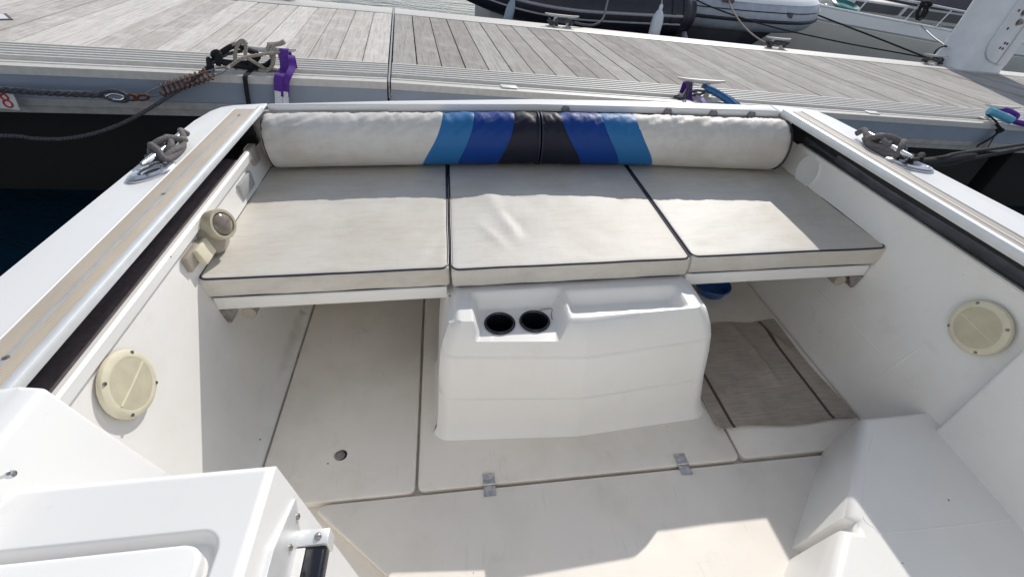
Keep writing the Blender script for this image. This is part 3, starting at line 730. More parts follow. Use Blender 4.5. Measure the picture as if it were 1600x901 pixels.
# bolsters: a pad of slanted coloured panels
def bolster(name, label, cuts, mats, seed, capl, capr):
    xm = (cuts[0][0] + cuts[-1][0]) / 2
    t = Thing(name, label, 'bolster', (xm, 1.78, .545), BOAT, 'striped backrest bolsters')
    def cy(x): return interp(YF, x) - .062
    zc = .622
    def rad(x, th):
        rz, ry = .104, .085
        r = ry * rz / math.sqrt((rz * math.cos(th)) ** 2 + (ry * math.sin(th)) ** 2)
        topw = max(0, math.sin(th)) ** 2 * (1 if math.cos(th) > -.95 else 0)
        n_ = noise.noise(Vector((x * 17 + math.cos(th) * 2.2, seed, th * .8))) + .6 * noise.noise(Vector((x * 41 + math.cos(th) * 3, seed + 3, th)))
        f_ = abs(noise.noise(Vector((x * 15 + math.cos(th) * 3.0, seed, 0)))) ; f2 = abs(noise.noise(Vector((x * 27 - math.cos(th) * 1.2, seed + 5, 0))))
        side_ = sstep(.25, .75, math.sin(th)) if math.cos(th) > -.6 else 0
        r += (.003 - .0052 * max(0, .18 - f_) / .18 - .0046 * max(0, .2 - f2) / .2) * side_ + .0012 * n_ * (topw ** .6) + .0015 * noise.noise(Vector((x * 4, th * 2, seed)))
        return r
    xa, xb = cuts[0][0], cuts[-1][0]
    def endr(x):
        e = min(x - xa if capl else 9, xb - x if capr else 9) ; R0 = .030
        return 1 if e >= R0 else (1 - (.30 if x > 0 else .08) * (1 - math.sqrt(max(0, 1 - (1 - e / R0) ** 2))))
    ths = lin(0, 2 * math.pi * 55 / 56, 56)
    def bx(c, th): return c[0] + c[1] * (-math.sin(th)) + 0.0
    for i, m in enumerate(mats):
        a, b = cuts[i], cuts[i + 1]; bm = B(); n = max(8, int((b[0] - a[0]) / .010))
        us = [i_ / n for i_ in range(n + 1)]
        def f(th, u):
            x = bx(a, th) + (bx(b, th) - bx(a, th)) * u
            r = rad(x, th) * endr(min(max(x, xa + 1e-4), xb - 1e-4))
            sd = min((x - bx(a, th)) if i > 0 else 9, (bx(b, th) - x) if i < len(mats) - 1 else 9)
            r -= .0022 * math.exp(-(sd / .0035) ** 2) if sd < 1 else 0
            return (x, cy(x) - r * math.cos(th), zc + r * math.sin(th))
        G = gridf(bm, f, ths, us, True)
        if i == 0: bm.faces.new(list(reversed(G[0])))
        if i == len(mats) - 1: bm.faces.new(G[-1])
        bmesh.ops.recalc_face_normals(bm, faces=bm.faces[:])
        nm = {'bolw': 'white_panel', 'lblue': 'mid_blue_panel', 'blue': 'royal_blue_panel', 'navy': 'navy_panel'}[m]
        t.part(nm, bm, m, sharp=60)
    for x, on, ra, rb in ((xa + .006, capl, .081, .100), (xb - .006, capr, .081, .100), (xa + .002, not capl, .0868, .1055), (xb - .002, not capr, .0868, .1055)):
        if on:
            bm = B(); tube(bm, [Vector((x, cy(x) - ra * math.cos(th), zc + rb * math.sin(th))) for th in ths], .0034, 8, closed=True); t.part('piping', bm, 'pipe')
    return t
bolster('bolster', 'left half of the striped backrest bolster, white with two blues ending in navy', [(-1.072, 0), (-.437, -.050), (-.303, -.040), (-.138, -.036), (-.003, 0)], ['bolw', 'lblue', 'blue', 'navy'], 2.2, True, False)
bolster('bolster', 'right half of the striped backrest bolster, navy end meeting two blues then white', [(.005, 0), (.135, .053), (.300, .051), (.440, .054), (1.022, 0)], ['navy', 'blue', 'lblue', 'bolw'], 8.4, False, True)

# mat on the sole, bowl under the right seat
bm = B(); mb = Vector((.765, 1.05, .002))
def matz(x, y, u, v):
    z = .0045 + .0022 * noise.fractal(Vector((x * 9, y * 4, 1)), 1, 2, 3)
    z += ridge(Vector((x, y)), (.80, 1.30), (.825, .98), .016, .017) + ridge(Vector((x, y)), (.92, 1.30), (.98, 1.10), .014, .012)
    z += .012 * math.exp(-(u / .06) ** 2) * math.exp(-(v / .1) ** 2) + .004 * math.exp(-(v / .02) ** 2)
    return z
def mf(u, v):
    x = .503 + .515 * u + .006 * math.sin(v * 7 + 1) * (1 if u > .5 else 0) + (-.012 * v if u > .5 else 0); y = .802 + .508 * v + .006 * math.sin(u * 9) * (1 - v) + .007 * math.sin(u * 13 + 1) * v
    return (x, y, .002 + matz(x, y, u, v))
us = lin(0, 1, 70); G = gridf(bm, mf, us, us); G2 = gridf(bm, lambda u, v: (mf(u, v)[0], mf(u, v)[1], mf(u, v)[2] - .004), us, us)
nn = len(us)
for i in range(nn - 1):
    for a, b in ((G[0][i:i + 2], G2[0][i:i + 2]), (G[-1][i:i + 2], G2[-1][i:i + 2]), ([G[i][0], G[i + 1][0]], [G2[i][0], G2[i + 1][0]]), ([G[i][-1], G[i + 1][-1]], [G2[i][-1], G2[i + 1][-1]])):
        bm.faces.new((a[0], a[1], b[1], b[0]))
bmesh.ops.recalc_face_normals(bm, faces=bm.faces[:])
single('floor_mat', bm, 'mat', 'taupe woven mat with dark border lines lying on the sole right of the console', 'mat', mb, BOAT, sharp=60)
bm = B(); lathe(bm, [(.035, .0), (.060, .02), (.078, .06), (.081, .062), (.078, .066), (.056, .026), (.0005, .008)], (.800, 1.505, .0015), (0, 0, 1), 40)
single('plastic_bowl', bm, 'bowl', 'blue plastic bowl on the sole under the right seat', 'bowl', (.800, 1.505, .0015), BOAT)

# ropes lying on the boat's cleats
def hitch(c, yaw, r, mirror=1, up=1.0):
    c = Vector(c); rot = Matrix.Rotation(yaw, 3, 'Z')
    def T(p): return c + rot @ Vector((p[0] * mirror * .85, p[1] * .92, p[2] * up))
    bm = B()
    tube(bm, [T(p) for p in ((-.05, -.06, -.022), (-.015, -.055, -.016), (.022, -.025, .010), (.006, .015, .024), (-.026, .055, .012), (-.012, .085, -.012), (.022, .072, -.012), (.030, .035, .014), (0, .0, .036), (-.028, -.04, .020), (-.020, -.072, -.010), (.014, -.070, -.014), (.030, -.03, -.004), (.034, .02, -.014), (.020, .075, .006), (-.004, .115, .012), (.004, .135, -.018))], r, 10, smooth=7)
    tube(bm, [T(p) for p in ((-.034, .02, -.020), (-.038, -.02, .014), (-.02, -.05, .034), (.006, -.07, .022), (.022, -.085, -.012), (.03, -.05, -.024), (.03, .03, -.024), (.0, .09, -.022))], r, 10, smooth=7)
    return bm
single('mooring_rope', hitch((-1.219, 1.47, .768), .0, .0095, 1, .62), 'rope_g', 'grey braided rope wrapped round the cleat on the left side deck', 'rope', (-1.22, 1.455, .75), BOAT, 'grey ropes on the boat cleats')
single('mooring_rope', hitch((1.150, 1.39, .768), .05, .0098, -1, .70), 'rope_g', 'grey braided rope wrapped round the cleat on the right side deck', 'rope', (1.14, 1.40, .75), BOAT, 'grey ropes on the boat cleats')

# ================================================================== THE PONTOON
W = .1445
def skew(x): return .0875 * (x + .083) if x < -.083 else 0.
def dock(name, label, xa, xb, nb):
    t = Thing(name, label, 'pontoon', ((xa + xb) / 2, 3.7, 0), WORLD, 'floating pontoon sections')
    bm = B(); rnd = random.Random(nb)
    sgn_ = -1 if xa < -1 else 1; org = xb if sgn_ < 0 else xa
    for k in range(400):
        x0, x1 = sorted((org + sgn_ * k * W, org + sgn_ * (k + 1) * W))
        if x1 > xb + .01 or x0 < xa - .01: break
        g = rnd.uniform(.0028, .0046); z = DZ + rnd.uniform(-.0016, .0008); tl = rnd.uniform(-.001, .001)
        s0, s1 = skew(x0), skew(x1)
        v = [bm.verts.new(p) for p in ((x0 + g, 2.967 + s0, z - .03), (x1 - g, 2.967 + s1, z - .03), (x1 - g, 4.568 + s1, z - .03), (x0 + g, 4.568 + s0, z - .03),
                                       (x0 + g, 2.967 + s0, z - tl), (x1 - g, 2.967 + s1, z + tl), (x1 - g, 4.568 + s1, z + tl), (x0 + g, 4.568 + s0, z - tl))]
        for q in ((3, 2, 1, 0), (4, 5, 6, 7), (0, 1, 5, 4), (1, 2, 6, 5), (2, 3, 7, 6), (3, 0, 4, 7)): bm.faces.new([v[i] for i in q])
    t.part('deck_boards', bm, 'wood' if sgn_ > 0 else 'woodl')
    xs_ = [xa, xb]
    def extr(prof, name, mat, sharp=25):
        bm = B(); n = len(prof)
        r = [[bm.verts.new((x, y + skew(x), z)) for y, z in prof] for x in xs_]
        for i in range(n): bm.faces.new((r[0][i], r[0][(i + 1) % n], r[1][(i + 1) % n], r[1][i]))
        bm.faces.new(list(reversed(r[0]))); bm.faces.new(r[1]); bmesh.ops.recalc_face_normals(bm, faces=bm.faces[:])
        return t.part(name, bm, mat, sharp=sharp)
    # near edge: six ribs, a cleat track, an outer ridge
    pr = [(2.964, DZ - .03), (2.964, DZ + .004)]
    y = 2.964
    for i in range(6):
        pr += [(y - .012, DZ + .007), (y - .026, DZ + .007), (y - .034, DZ - .002), (y - .037, DZ - .002)]; y -= .0425
    pr += [(y, DZ + .004), (y - .006, DZ - .010), (y - .056, DZ - .010), (y - .060, DZ + .006), (y - .080, DZ + .007), (y - .084, DZ), (y - .090, DZ), (y - .094, DZ + .006), (2.575, DZ + .004), (2.572, DZ - .03)]
    extr(pr, 'edge_profile', 'alu')
    extr([(2.574, DZ - .031), (2.574, .665), (2.60, .665), (2.60, DZ - .031)], 'fascia', 'aluf')
    extr([(2.566, .6645), (2.560, .635), (2.566, .632), (2.566, .602), (2.64, .600), (2.64, .6645)], 'rubbing_strip', 'aluw')
    extr([(4.571, DZ - .03), (4.571, DZ + .004), (4.600, DZ + .006), (4.83, DZ + .006), (4.862, DZ - .002), (4.866, DZ - .14), (4.60, DZ - .14)], 'far_edge_profile', 'alu')
    bm = B(); L_ = abs(xb - xa); lo, hi = min(xa, xb), max(xa, xb); n = max(2, int(L_ / 2.4))
    for i in range(n):
        a = lo + L_ * i / n + .1; b = lo + L_ * (i + 1) / n - .1
        box(bm, (a, 2.86 + skew(b), -.35), (b, 4.5 + skew(a), .57), .04, 2)
        a2, b2 = lo + L_ * i / n + .003, lo + L_ * (i + 1) / n - .003
        prism(bm, [(a2, 2.66 + skew(a2)), (b2, 2.66 + skew(b2)), (b2, 4.56 + skew(b2)), (a2, 4.56 + skew(a2))], .575, DZ - .032)
    t.part('float', bm, 'black')
    s = -1 if xa < -.05 and xb < 0 else 1
    bm = B(); xe = max(xa, xb) if s < 0 else min(xa, xb)
    box(bm, (min(xe + s * .010, xe + s * .062), 2.570, .672), (max(xe + s * .010, xe + s * .062), 2.5735, DZ - .035)); jb = t.part('joint_bracket', bm, 'aluf')
    for zz in (.70, .745):
        bm = B(); lathe(bm, [(.005, 0), (.004, .003), (.001, .004)], (xe + s * .025, 2.570, zz), (0, -1, 0), 8); t.part('bolt', bm, 'dsteel', jb)
    return t
dock('pontoon_section', 'left section of the timber decked pontoon, up to the dark joint', -5.4, -.094, 1)
dock('pontoon_section', 'right section of the timber decked pontoon, from the joint to the grey pylon', -.072, 9.9, 2)
bm = B(); box(bm, (-.0885, 2.62, .70), (-.0785, 4.80, DZ - .006)); single('joint_strip', bm, 'dsteel', 'dark metal strip down in the joint between the two pontoon sections', 'joint strip', (-.083, 3.7, .66))

# small white plates on the outer ridge
for x in (.562, 3.074):
    bm = B(); box(bm, (x - .045, 2.604, DZ + .0075), (x + .045, 2.655, DZ + .0125), .0015, 2)
    single('small_plate', bm, 'plate', 'small white plate on the pontoon edge ' + ('just right of the joint' if x < 1 else 'beyond the right side deck'), 'plate', (x, 2.64, DZ + .0075), WORLD, 'small plates on the pontoon edge')
bm = B(); box(bm, (-2.34, 3.145, DZ + .002), (-2.06, 3.30, DZ + .005), rot=Matrix.Rotation(R(38), 3, 'Z'))
pt = Thing('deck_plate', 'corner of a white plate with dark border lying on the boards at the left edge', 'plate', (-2.2, 3.22, DZ)); pt.part('border', bm, 'cover')
bm = B(); box(bm, (-2.325, 3.16, DZ + .0052), (-2.075, 3.285, DZ + .0066), rot=Matrix.Rotation(R(38), 3, 'Z')); pt.part('face', bm, 'plate')

# dock cleats
def dock_cleat(x, y, label, L=.165, mat='alu', base=None):
    t = Thing('dock_cleat', label, 'cleat', (x, y, DZ + .005), WORLD, 'aluminium dock cleats')
    bm = B(); z = DZ + .092
    n = 12; ring = []
    for i in range(n + 1):
        u = -1 + 2 * i / n; w = .020 * (1 - .55 * abs(u) ** 2.2); h = .011 * (1 - .5 * abs(u) ** 2); zz = z + .010 * abs(u) ** 2.5
        ring.append([bm.verts.new((x + u * L, y + a * w, zz + b * h)) for a, b in ((-1, -.4), (-.6, -1), (.6, -1), (1, -.4), (1, .4), (.6, 1), (-.6, 1), (-1, .4))])
    for a, b in zip(ring, ring[1:]):
        for i in range(8): bm.faces.new((a[i], a[(i + 1) % 8], b[(i + 1) % 8], b[i]))
    bm.faces.new(list(reversed(ring[0]))); bm.faces.new(ring[-1]); bmesh.ops.recalc_face_normals(bm, faces=bm.faces[:])
    t.part('horn', bm, mat)
    for s in (-1, 1):
        bm = B(); tube(bm, [(x + s * .075, y, DZ + .004), (x + s * .062, y, DZ + .05), (x + s * .055, y, z - .004)], .015, 10, scale=lambda q: 1.25 - .35 * q); t.part('leg', bm, mat)
    bm = B(); box(bm, (x - .11, y - .028, DZ + .004), (x + .11, y + .028, DZ + .012), .003); t.part('base', bm, mat)
    return t
dock_cleat(1.79, 2.735, 'dock cleat holding purple webbing and a dark blue hose sleeve')
dock_cleat(4.24, 2.69, 'dock cleat with a pale blue hose sleeve near the right edge')
dock_cleat(-.66, 2.665, 'dock cleat buried in tan and black ropes at the left', .135, 'alu')
dock_cleat(1.45, 4.755, 'far edge dock cleat below the dark inflatable boat')
dock_cleat(3.86, 4.79, 'far edge dock cleat below the grey inflatable boat bow', .15)
dock_cleat(6.02, 4.80, 'far edge dock cleat at the foot of the grey pylon', .17)
dock_cleat(-1.25, 4.66, 'far edge dock cleat at the top left of the photo')

def rope(name, pts, r, mat, label, cat='rope', smooth=8, tw=True, pitch=None, group=None, frame=WORLD):
    bm = B()
    if tw: rope3(bm, pts, r, pitch or r * 7, smooth)
    else: tube(bm, pts, r, 9, smooth=smooth)
    c = Vector(pts[0]); return single(name, bm, mat, label, cat, c, frame, group)
# left mooring: twisted rope, thimble, shackle, rusty spring
t = Thing('mooring_line', 'dark twisted mooring line ending in a metal thimble at the left', 'rope', (-1.5, 2.35, .72), WORLD)
bm = B(); rope3(bm, [(-3.2, 2.28, .66), (-2.2, 2.33, .70), (-1.714, 2.35, .719), (-1.515, 2.35, .720), (-1.378, 2.35, .721), (-1.285, 2.352, .722)], .0135, .095)
t.part('line', bm, 'rope_d')
bm = B(); tube(bm, [(-1.300, 2.352, .722), (-1.268, 2.355, .738), (-1.225, 2.36, .741), (-1.197, 2.362, .722), (-1.208, 2.362, .700), (-1.245, 2.356, .700), (-1.285, 2.352, .717)], .0085, 8, smooth=5); t.part('eye_splice', bm, 'rope_d')
bm = B(); tube(bm, [(-1.272, 2.352, .718), (-1.245, 2.352, .730), (-1.215, 2.354, .727), (-1.206, 2.355, .716), (-1.222, 2.354, .706), (-1.250, 2.352, .708)], .0045, 8, smooth=5, closed=False); t.part('thimble', bm, 'steel')
t = Thing('mooring_spring', 'rusty coil mooring spring between the thimble and the left dock cleat', 'spring', (-1.0, 2.43, .76), WORLD)
a = Vector((-1.085, 2.425, .733)); b = Vector((-.868, 2.46, .812)); d = (b - a).normalized(); u = d.cross(Vector((0, 0, 1))).normalized(); w = d.cross(u)
bm = B(); turns = 10.5; NP = 240
tube(bm, [a + (b - a) * (i / NP) + (u * math.cos(2 * math.pi * turns * i / NP) + w * math.sin(2 * math.pi * turns * i / NP)) * .0245 for i in range(NP + 1)], .0036, 7); t.part('coil', bm, 'rust')
bm = B()
for s in (-1, 1):
    o_ = w * .010 * s
    tube(bm, [a - d * .075, a - d * .05 + o_, a + o_ * 1.4, b + o_ * 1.2, b - d * .004], .0030, 6, smooth=4)
    tube(bm, [b + d * .075, b + d * .05 - o_, b - o_ * 1.2, a - o_ * 1.2], .0030, 6, smooth=4)
t.part('draw_bar', bm, 'dsteel')
bm = B(); tube(bm, [(-1.215, 2.362, .716), (-1.19, 2.366, .726), (-1.165, 2.372, .720), (-1.165, 2.372, .706), (-1.19, 2.366, .703), (-1.213, 2.362, .709)], .0055, 8, smooth=4)
tube(bm, [(-1.178, 2.372, .712), (-1.15, 2.378, .722), (-1.128, 2.385, .722), (-1.128, 2.39, .708), (-1.15, 2.38, .702), (-1.175, 2.372, .707)], .0055, 8, smooth=4); t.part('shackle', bm, 'rust')
rope('tan_rope', [b + d * .072, (-.795, 2.50, .838), (-.74, 2.54, .868), (-.66, 2.60, .878), (-.59, 2.645, .880), (-.585, 2.675, .862), (-.62, 2.70, .845)], .008, 'rope_t', 'faded tan rope from the spring up to the left dock cleat', pitch=.05)
rope('black_line', [(-3.0, 2.30, .47), (-1.836, 2.38, .507), (-1.649, 2.38, .503), (-1.527, 2.38, .507), (-1.39, 2.38, .540), (-1.241, 2.385, .603), (-1.09, 2.405, .690), (-.96, 2.47, .772), (-.885, 2.56, .832), (-.83, 2.61, .862), (-.77, 2.65, .872)], .0085, 'rope_m', 'thin black line sagging over the dark water at the left', pitch=.045)
bm = B(); rnd = random.Random(5)
pts = [(-.905, 2.56, .822), (-.875, 2.58, .845), (-.845, 2.60, .872), (-.79, 2.62, .900), (-.745, 2.63, .885), (-.70, 2.64, .858), (-.735, 2.62, .830), (-.80, 2.60, .826), (-.86, 2.59, .835), (-.88, 2.575, .862), (-.85, 2.56, .880), (-.84, 2.56, .836), (-.74, 2.60, .812), (-.68, 2.64, .815), (-.64, 2.66, .84)]
tube(bm, pts, .0125, 9, smooth=6)
for p_ in ((-.895, 2.55, .826), (-.862, 2.58, .852), (-.735, 2.62, .832)): tube(bm, [Vector(p_) + Vector((.0, -.02, -.028)), Vector(p_) + Vector((.004, -.024, 0)), Vector(p_) + Vector((.0, 0, .022)), Vector(p_) + Vector((-.004, .022, .0)), Vector(p_) + Vector((0, .004, -.028))], .012, 8, smooth=4)
single('black_rope_knot', bm, 'rope_k', 'knotted black rope loop piled over the left dock cleat', 'rope', (-.8, 2.6, .80))
bm = B(); tube(bm, [(-.80, 2.59, .80), (-.79, 2.60, .87), (-.765, 2.62, .915), (-.74, 2.62, .905), (-.745, 2.60, .86), (-.70, 2.60, .83), (-.66, 2.62, .80), (-.64, 2.64, .84), (-.652, 2.65, .895), (-.63, 2.66, .905), (-.625, 2.64, .88), (-.635, 2.61, .83), (-.665, 2.59, .803), (-.70, 2.60, .802)], .0085, 8, smooth=6)
tube(bm, [(-.80, 2.61, .906), (-.775, 2.62, .912), (-.75, 2.625, .925), (-.735, 2.62, .912)], .0085, 8, smooth=4); tube(bm, [(-.655, 2.665, .905), (-.60, 2.675, .912), (-.575, 2.675, .925)], .011, 8, smooth=4)
single('tan_rope_tangle', bm, 'rope_t', 'tangle of frayed tan rope on the left dock cleat', 'rope', (-.72, 2.62, .80))
bm = B(); flat(bm, [(-.735, 2.60, .80), (-.742, 2.512, .795), (-.745, 2.500, .76), (-.752, 2.498, .66), (-.76, 2.497, .50)], .02, .005)
single('black_strap', bm, 'rope_k', 'narrow black strap hanging down the pontoon face below the left cleat', 'strap', (-.745, 2.55, .66))
t = Thing('purple_strap', 'purple and white webbing strap looped over the left dock cleat', 'strap', (-.58, 2.6, .80), WORLD)
bm = B(); flat(bm, [(-.575, 2.70, .80), (-.578, 2.69, .875), (-.580, 2.655, .893), (-.580, 2.63, .875), (-.585, 2.61, .81), (-.592, 2.535, .806), (-.598, 2.515, .790), (-.602, 2.505, .76), (-.606, 2.503, .715)], .042, .006)
flat(bm, [(-.556, 2.70, .80), (-.550, 2.66, .86), (-.545, 2.62, .868), (-.540, 2.585, .835), (-.550, 2.54, .812), (-.562, 2.518, .792), (-.570, 2.507, .76), (-.576, 2.504, .715)], .030, .006)
t.part('webbing', bm, 'purple')
bm = B(); flat(bm, [(-.606, 2.501, .738), (-.611, 2.500, .70), (-.622, 2.49, .62), (-.63, 2.45, .50)], .034, .005); flat(bm, [(-.575, 2.502, .738), (-.579, 2.500, .70), (-.588, 2.49, .62), (-.592, 2.45, .5)], .026, .005)
t.part('white_tail', bm, 'white')

# middle cleat
t = Thing('purple_strap', 'purple webbing loop on the left leg of the cleat in front of the transom', 'strap', (1.70, 2.69, .80), WORLD)
bm = B(); flat(bm, [(1.705, 2.76, .80), (1.702, 2.752, .862), (1.70, 2.735, .872), (1.70, 2.705, .868), (1.702, 2.68, .83), (1.702, 2.66, .798), (1.700, 2.60, .785), (1.698, 2.55, .70)], .038, .006); t.part('webbing', bm, 'purple')
bm = B(); flat(bm, [(1.735, 2.69, .835), (1.748, 2.65, .822), (1.765, 2.60, .806), (1.782, 2.55, .76), (1.79, 2.50, .68)], .028, .005); t.part('faded_tail', bm, 'lilac')
bm = B(); tube(bm, [(1.66, 2.655, .802), (1.668, 2.662, .85), (1.680, 2.68, .885), (1.684, 2.70, .875)], .005, 8, smooth=4); tube(bm, [(1.672, 2.65, .802), (1.682, 2.66, .85), (1.69, 2.68, .88)], .005, 8, smooth=4); tube(bm, [(1.63, 2.67, .804), (1.60, 2.65, .802), (1.62, 2.63, .804), (1.66, 2.64, .806)], .011, 8, smooth=4)
t.part('lashing', bm, 'rope_d')
t = Thing('hose_sleeve', 'dark blue hose sleeve over a mooring line at the cleat in front of the transom', 'hose sleeve', (1.9, 2.62, .80), WORLD)
for k_, (z_, y_, ex) in enumerate(((.0, .0, .0), (.010, .050, .07))):
    bm = B(); tube(bm, [(1.815, 2.695 + y_, .856 + z_ * .2), (1.86, 2.66 + y_, .846), (1.915 + ex * .5, 2.60 + y_ * .7, .826), (1.955 + ex, 2.54 + y_ * .4, .800 - ex * .2)], .0215 if k_ == 0 else .014, 14, smooth=6); t.part('sleeve', bm, 'sleeve')
bm = B(); tube(bm, [(1.93, 2.575, .818), (1.975, 2.53, .792), (2.005, 2.49, .765), (2.04, 2.42, .70)], .014, 10, smooth=5); t.part('line', bm, 'lilac')
bm = B(); tube(bm, [(1.705, 2.68, .83), (1.74, 2.655, .848), (1.78, 2.66, .846), (1.815, 2.69, .852)], .0075, 8, smooth=5); tube(bm, [(1.71, 2.67, .815), (1.75, 2.65, .824), (1.80, 2.67, .836)], .0075, 8, smooth=5); t.part('rope_loop', bm, 'rope_d')

# right cleat
t = Thing('hose_sleeve', 'pale blue hose sleeve on the dock cleat near the right edge', 'hose sleeve', (4.1, 2.6, .80), WORLD)
bm = B(); tube(bm, [(4.075, 2.645, .862), (4.12, 2.625, .855), (4.18, 2.60, .842), (4.235, 2.57, .828)], .025, 16, smooth=6); t.part('sleeve', bm, 'sleevel')
bm = B(); tube(bm, [(4.22, 2.58, .830), (4.29, 2.55, .822), (4.36, 2.53, .818), (4.6, 2.46, .80), (5.2, 2.3, .7)], .018, 10, smooth=6); t.part('line', bm, 'purple')
bm = B(); tube(bm, [(4.21, 2.70, .87), (4.27, 2.66, .872), (4.32, 2.62, .855), (4.30, 2.60, .835)], .016, 9, smooth=5); t.part('loop', bm, 'purple')
bm = B(); flat(bm, [(4.07, 2.64, .84), (4.09, 2.58, .82), (4.115, 2.548, .79), (4.135, 2.542, .74), (4.15, 2.54, .66), (4.16, 2.53, .58)], .022, .006)
tube(bm, [(4.10, 2.56, .80), (4.13, 2.535, .778), (4.155, 2.53, .770), (4.135, 2.535, .755), (4.11, 2.54, .77)], .010, 8, smooth=4); flat(bm, [(4.14, 2.538, .75), (4.115, 2.536, .71), (4.06, 2.535, .665), (4.03, 2.53, .645)], .018, .005)
single('black_strap', bm, 'rope_k', 'knotted black strap hanging down the pontoon face at the right cleat', 'strap', (4.12, 2.55, .7))
# twin dark lines from the boat's right fairlead
t = Thing('stern_line', 'dark stern line running from the right fairlead off the right edge', 'rope', (1.2, 1.3, .78), WORLD)
bm = B()
tube(bm, [(1.630, 1.195, 1.060), (1.70, 1.225, 1.050), (1.80, 1.29, 1.015), (1.92, 1.345, .988), (2.05, 1.365, .996), (2.20, 1.42, .994), (2.82, 1.60, .987), (3.9, 1.93, .98)], .0075, 9, smooth=6)
tube(bm, [(1.635, 1.175, 1.055), (1.72, 1.215, 1.040), (1.82, 1.29, .995), (1.95, 1.345, .967), (2.17, 1.40, .955), (2.30, 1.44, .962), (2.85, 1.60, .967), (3.9, 1.93, .965)], .0075, 9, smooth=6)
t.part('line', bm, 'rope_k')
bm = B(); sweep(bm, cr([(1.85, 1.315, .992), (1.98, 1.352, .982), (2.10, 1.385, .980), (2.24, 1.425, .980), (2.34, 1.452, .980)], 5), circ(.0145, 12), scale=lambda q: .55 + .6 * math.sin(math.pi * min(1, q * .9 + .1)) ** .6); t.part('chafe_guard', bm, 'rope_k')
bm = B(); tube(bm, [(1.80, 1.265, 1.020), (1.825, 1.285, 1.030), (1.845, 1.31, 1.010), (1.825, 1.30, .985), (1.80, 1.275, 1.0)], .011, 9, smooth=4); t.part('knot', bm, 'rope_k')

# number plate hanging on the left mooring line
t = Thing('number_plate', 'white plate with a red figure 8 hanging under the line at the left edge', 'number plate', (-1.70, 2.36, .65), WORLD)
bm = B(); box(bm, (-1.79, 2.362, .640), (-1.622, 2.367, .707), .001, 1, rot=Matrix.Rotation(R(4), 3, 'Y')); t.part('board', bm, 'plate')
bm = B()
for zz, r_ in ((.688, .0125), (.661, .0150)):
    tube(bm, [(-1.655 + r_ * .95 * math.cos(q), 2.3605, zz + r_ * math.sin(q)) for q in lin(0, 2 * math.pi * 23 / 24, 24)], .0036, 6, closed=True)
t.part('figure', bm, 'red')

# ---- pylon
t = Thing('pylon', 'big grey white steel pylon with bolts standing on the far pontoon edge', 'pylon', (6.55, 4.8, DZ), WORLD)
bm = B()
lv = [(DZ + .007, .36, .02), (DZ + .03, .355, .02), (DZ + .12, .335, .0), (DZ + .28, .318, .0), (DZ + .5, .305, 0), (DZ + .9, .30, 0), (3.2, .28, 0)]
rings = []
for z, hw, o in lv:
    rg = []
    for cx, cy, a in ((-hw + .07, -.13, 180), (hw - .05, -.13, 270), (hw - .05, .13, 0), (-hw + .07, .13, 90)):
        rr_ = .07 if cx < 0 else .05
        rg += [(6.55 + cx + rr_ * math.cos(R(a + q)) - o, 4.80 + cy + rr_ * math.sin(R(a + q)), z) for q in (0, 22, 45, 68, 90)]
    rings.append([bm.verts.new(p) for p in rg])
for a, b in zip(rings, rings[1:]):
    n = len(a)
    for i in range(n): bm.faces.new((a[i], a[(i + 1) % n], b[(i + 1) % n], b[i]))
bm.faces.new(list(reversed(rings[0]))); bm.faces.new(rings[-1]); bmesh.ops.recalc_face_normals(bm, faces=bm.faces[:])
t.part('column', bm, 'post')
bm = B(); out = [(6.37, 3.1), (6.37, .95 + .16)] + [(6.37 + .27 - .27 * math.cos(R(q)) , 1.10 - .20 * math.sin(R(q))) for q in (15, 35, 55, 75, 90)] + [(6.66, .90), (6.66, 3.1)]
prism(bm, out, 4.585, 4.604, .006, 2, axis='y'); t.part('cover_plate', bm, 'post')
bm = B(); prism(bm, [(6.668, .89), (6.80, .885), (6.80, 3.1), (6.668, 3.1)], 4.575, 4.604, .006, 2, axis='y'); t.part('side_cover', bm, 'post')
for x, z, r_ in ((6.54, 1.40, .026), (6.56, 1.31, .026)):
    bm = B(); lathe(bm, [(r_ * 1.5, 0), (r_ * 1.5, .006), (r_, .007), (r_, .03), (r_ * .5, .034), (r_ * .5, .05), (.001, .052)], (x, 4.585, z), (0, -1, 0), 8); t.part('bolt', bm, 'dsteel')
for x, z in ((6.45, 1.41), (6.47, 1.24), (6.55, 1.055), (6.595, 1.05), (6.57, 1.105), (6.61, 1.10)):
    bm = B(); lathe(bm, [(.013, 0), (.013, .004), (.001, .005)], (x, 4.585, z), (0, -1, 0), 10); t.part('bolt_hole', bm, 'rust')
bm = B(); lathe(bm, [(.012, 0), (.012, .004), (.001, .005)], (6.86, 4.66, .95), (1, -.3, 0), 10); t.part('bolt_hole', bm, 'pocket')

# ---- inflatable boats
def loft(bm, path, r, k=24, smooth=8, scale=None): sweep(bm, cr(path, smooth), circ(r, k), scale=scale)
t = Thing('inflatable_boat', 'dark navy inflatable boat with a pale rubbing strake moored across the pontoon', 'inflatable boat', (2.0, 6.4, .5), WORLD, 'inflatable boats across the pontoon')
path = [(3.34, 5.86, .90), (3.0, 5.84, .885), (2.4, 5.80, .86), (1.8, 5.82, .84), (1.3, 5.98, .86), (.85, 6.3, .93), (.5, 6.8, 1.02), (.35, 7.4, 1.10), (.5, 8.0, 1.14)]
bm = B(); loft(bm, path, .225, scale=lambda q: .72 + .28 * min(1, q / .05)); t.part('tube', bm, 'ribd')
bm = B(); loft(bm, [(3.15, 7.6, .90), (2.4, 7.75, .86), (1.5, 7.9, .88), (.9, 8.1, 1.02), (.5, 8.0, 1.14)], .225); t.part('tube', bm, 'ribd')
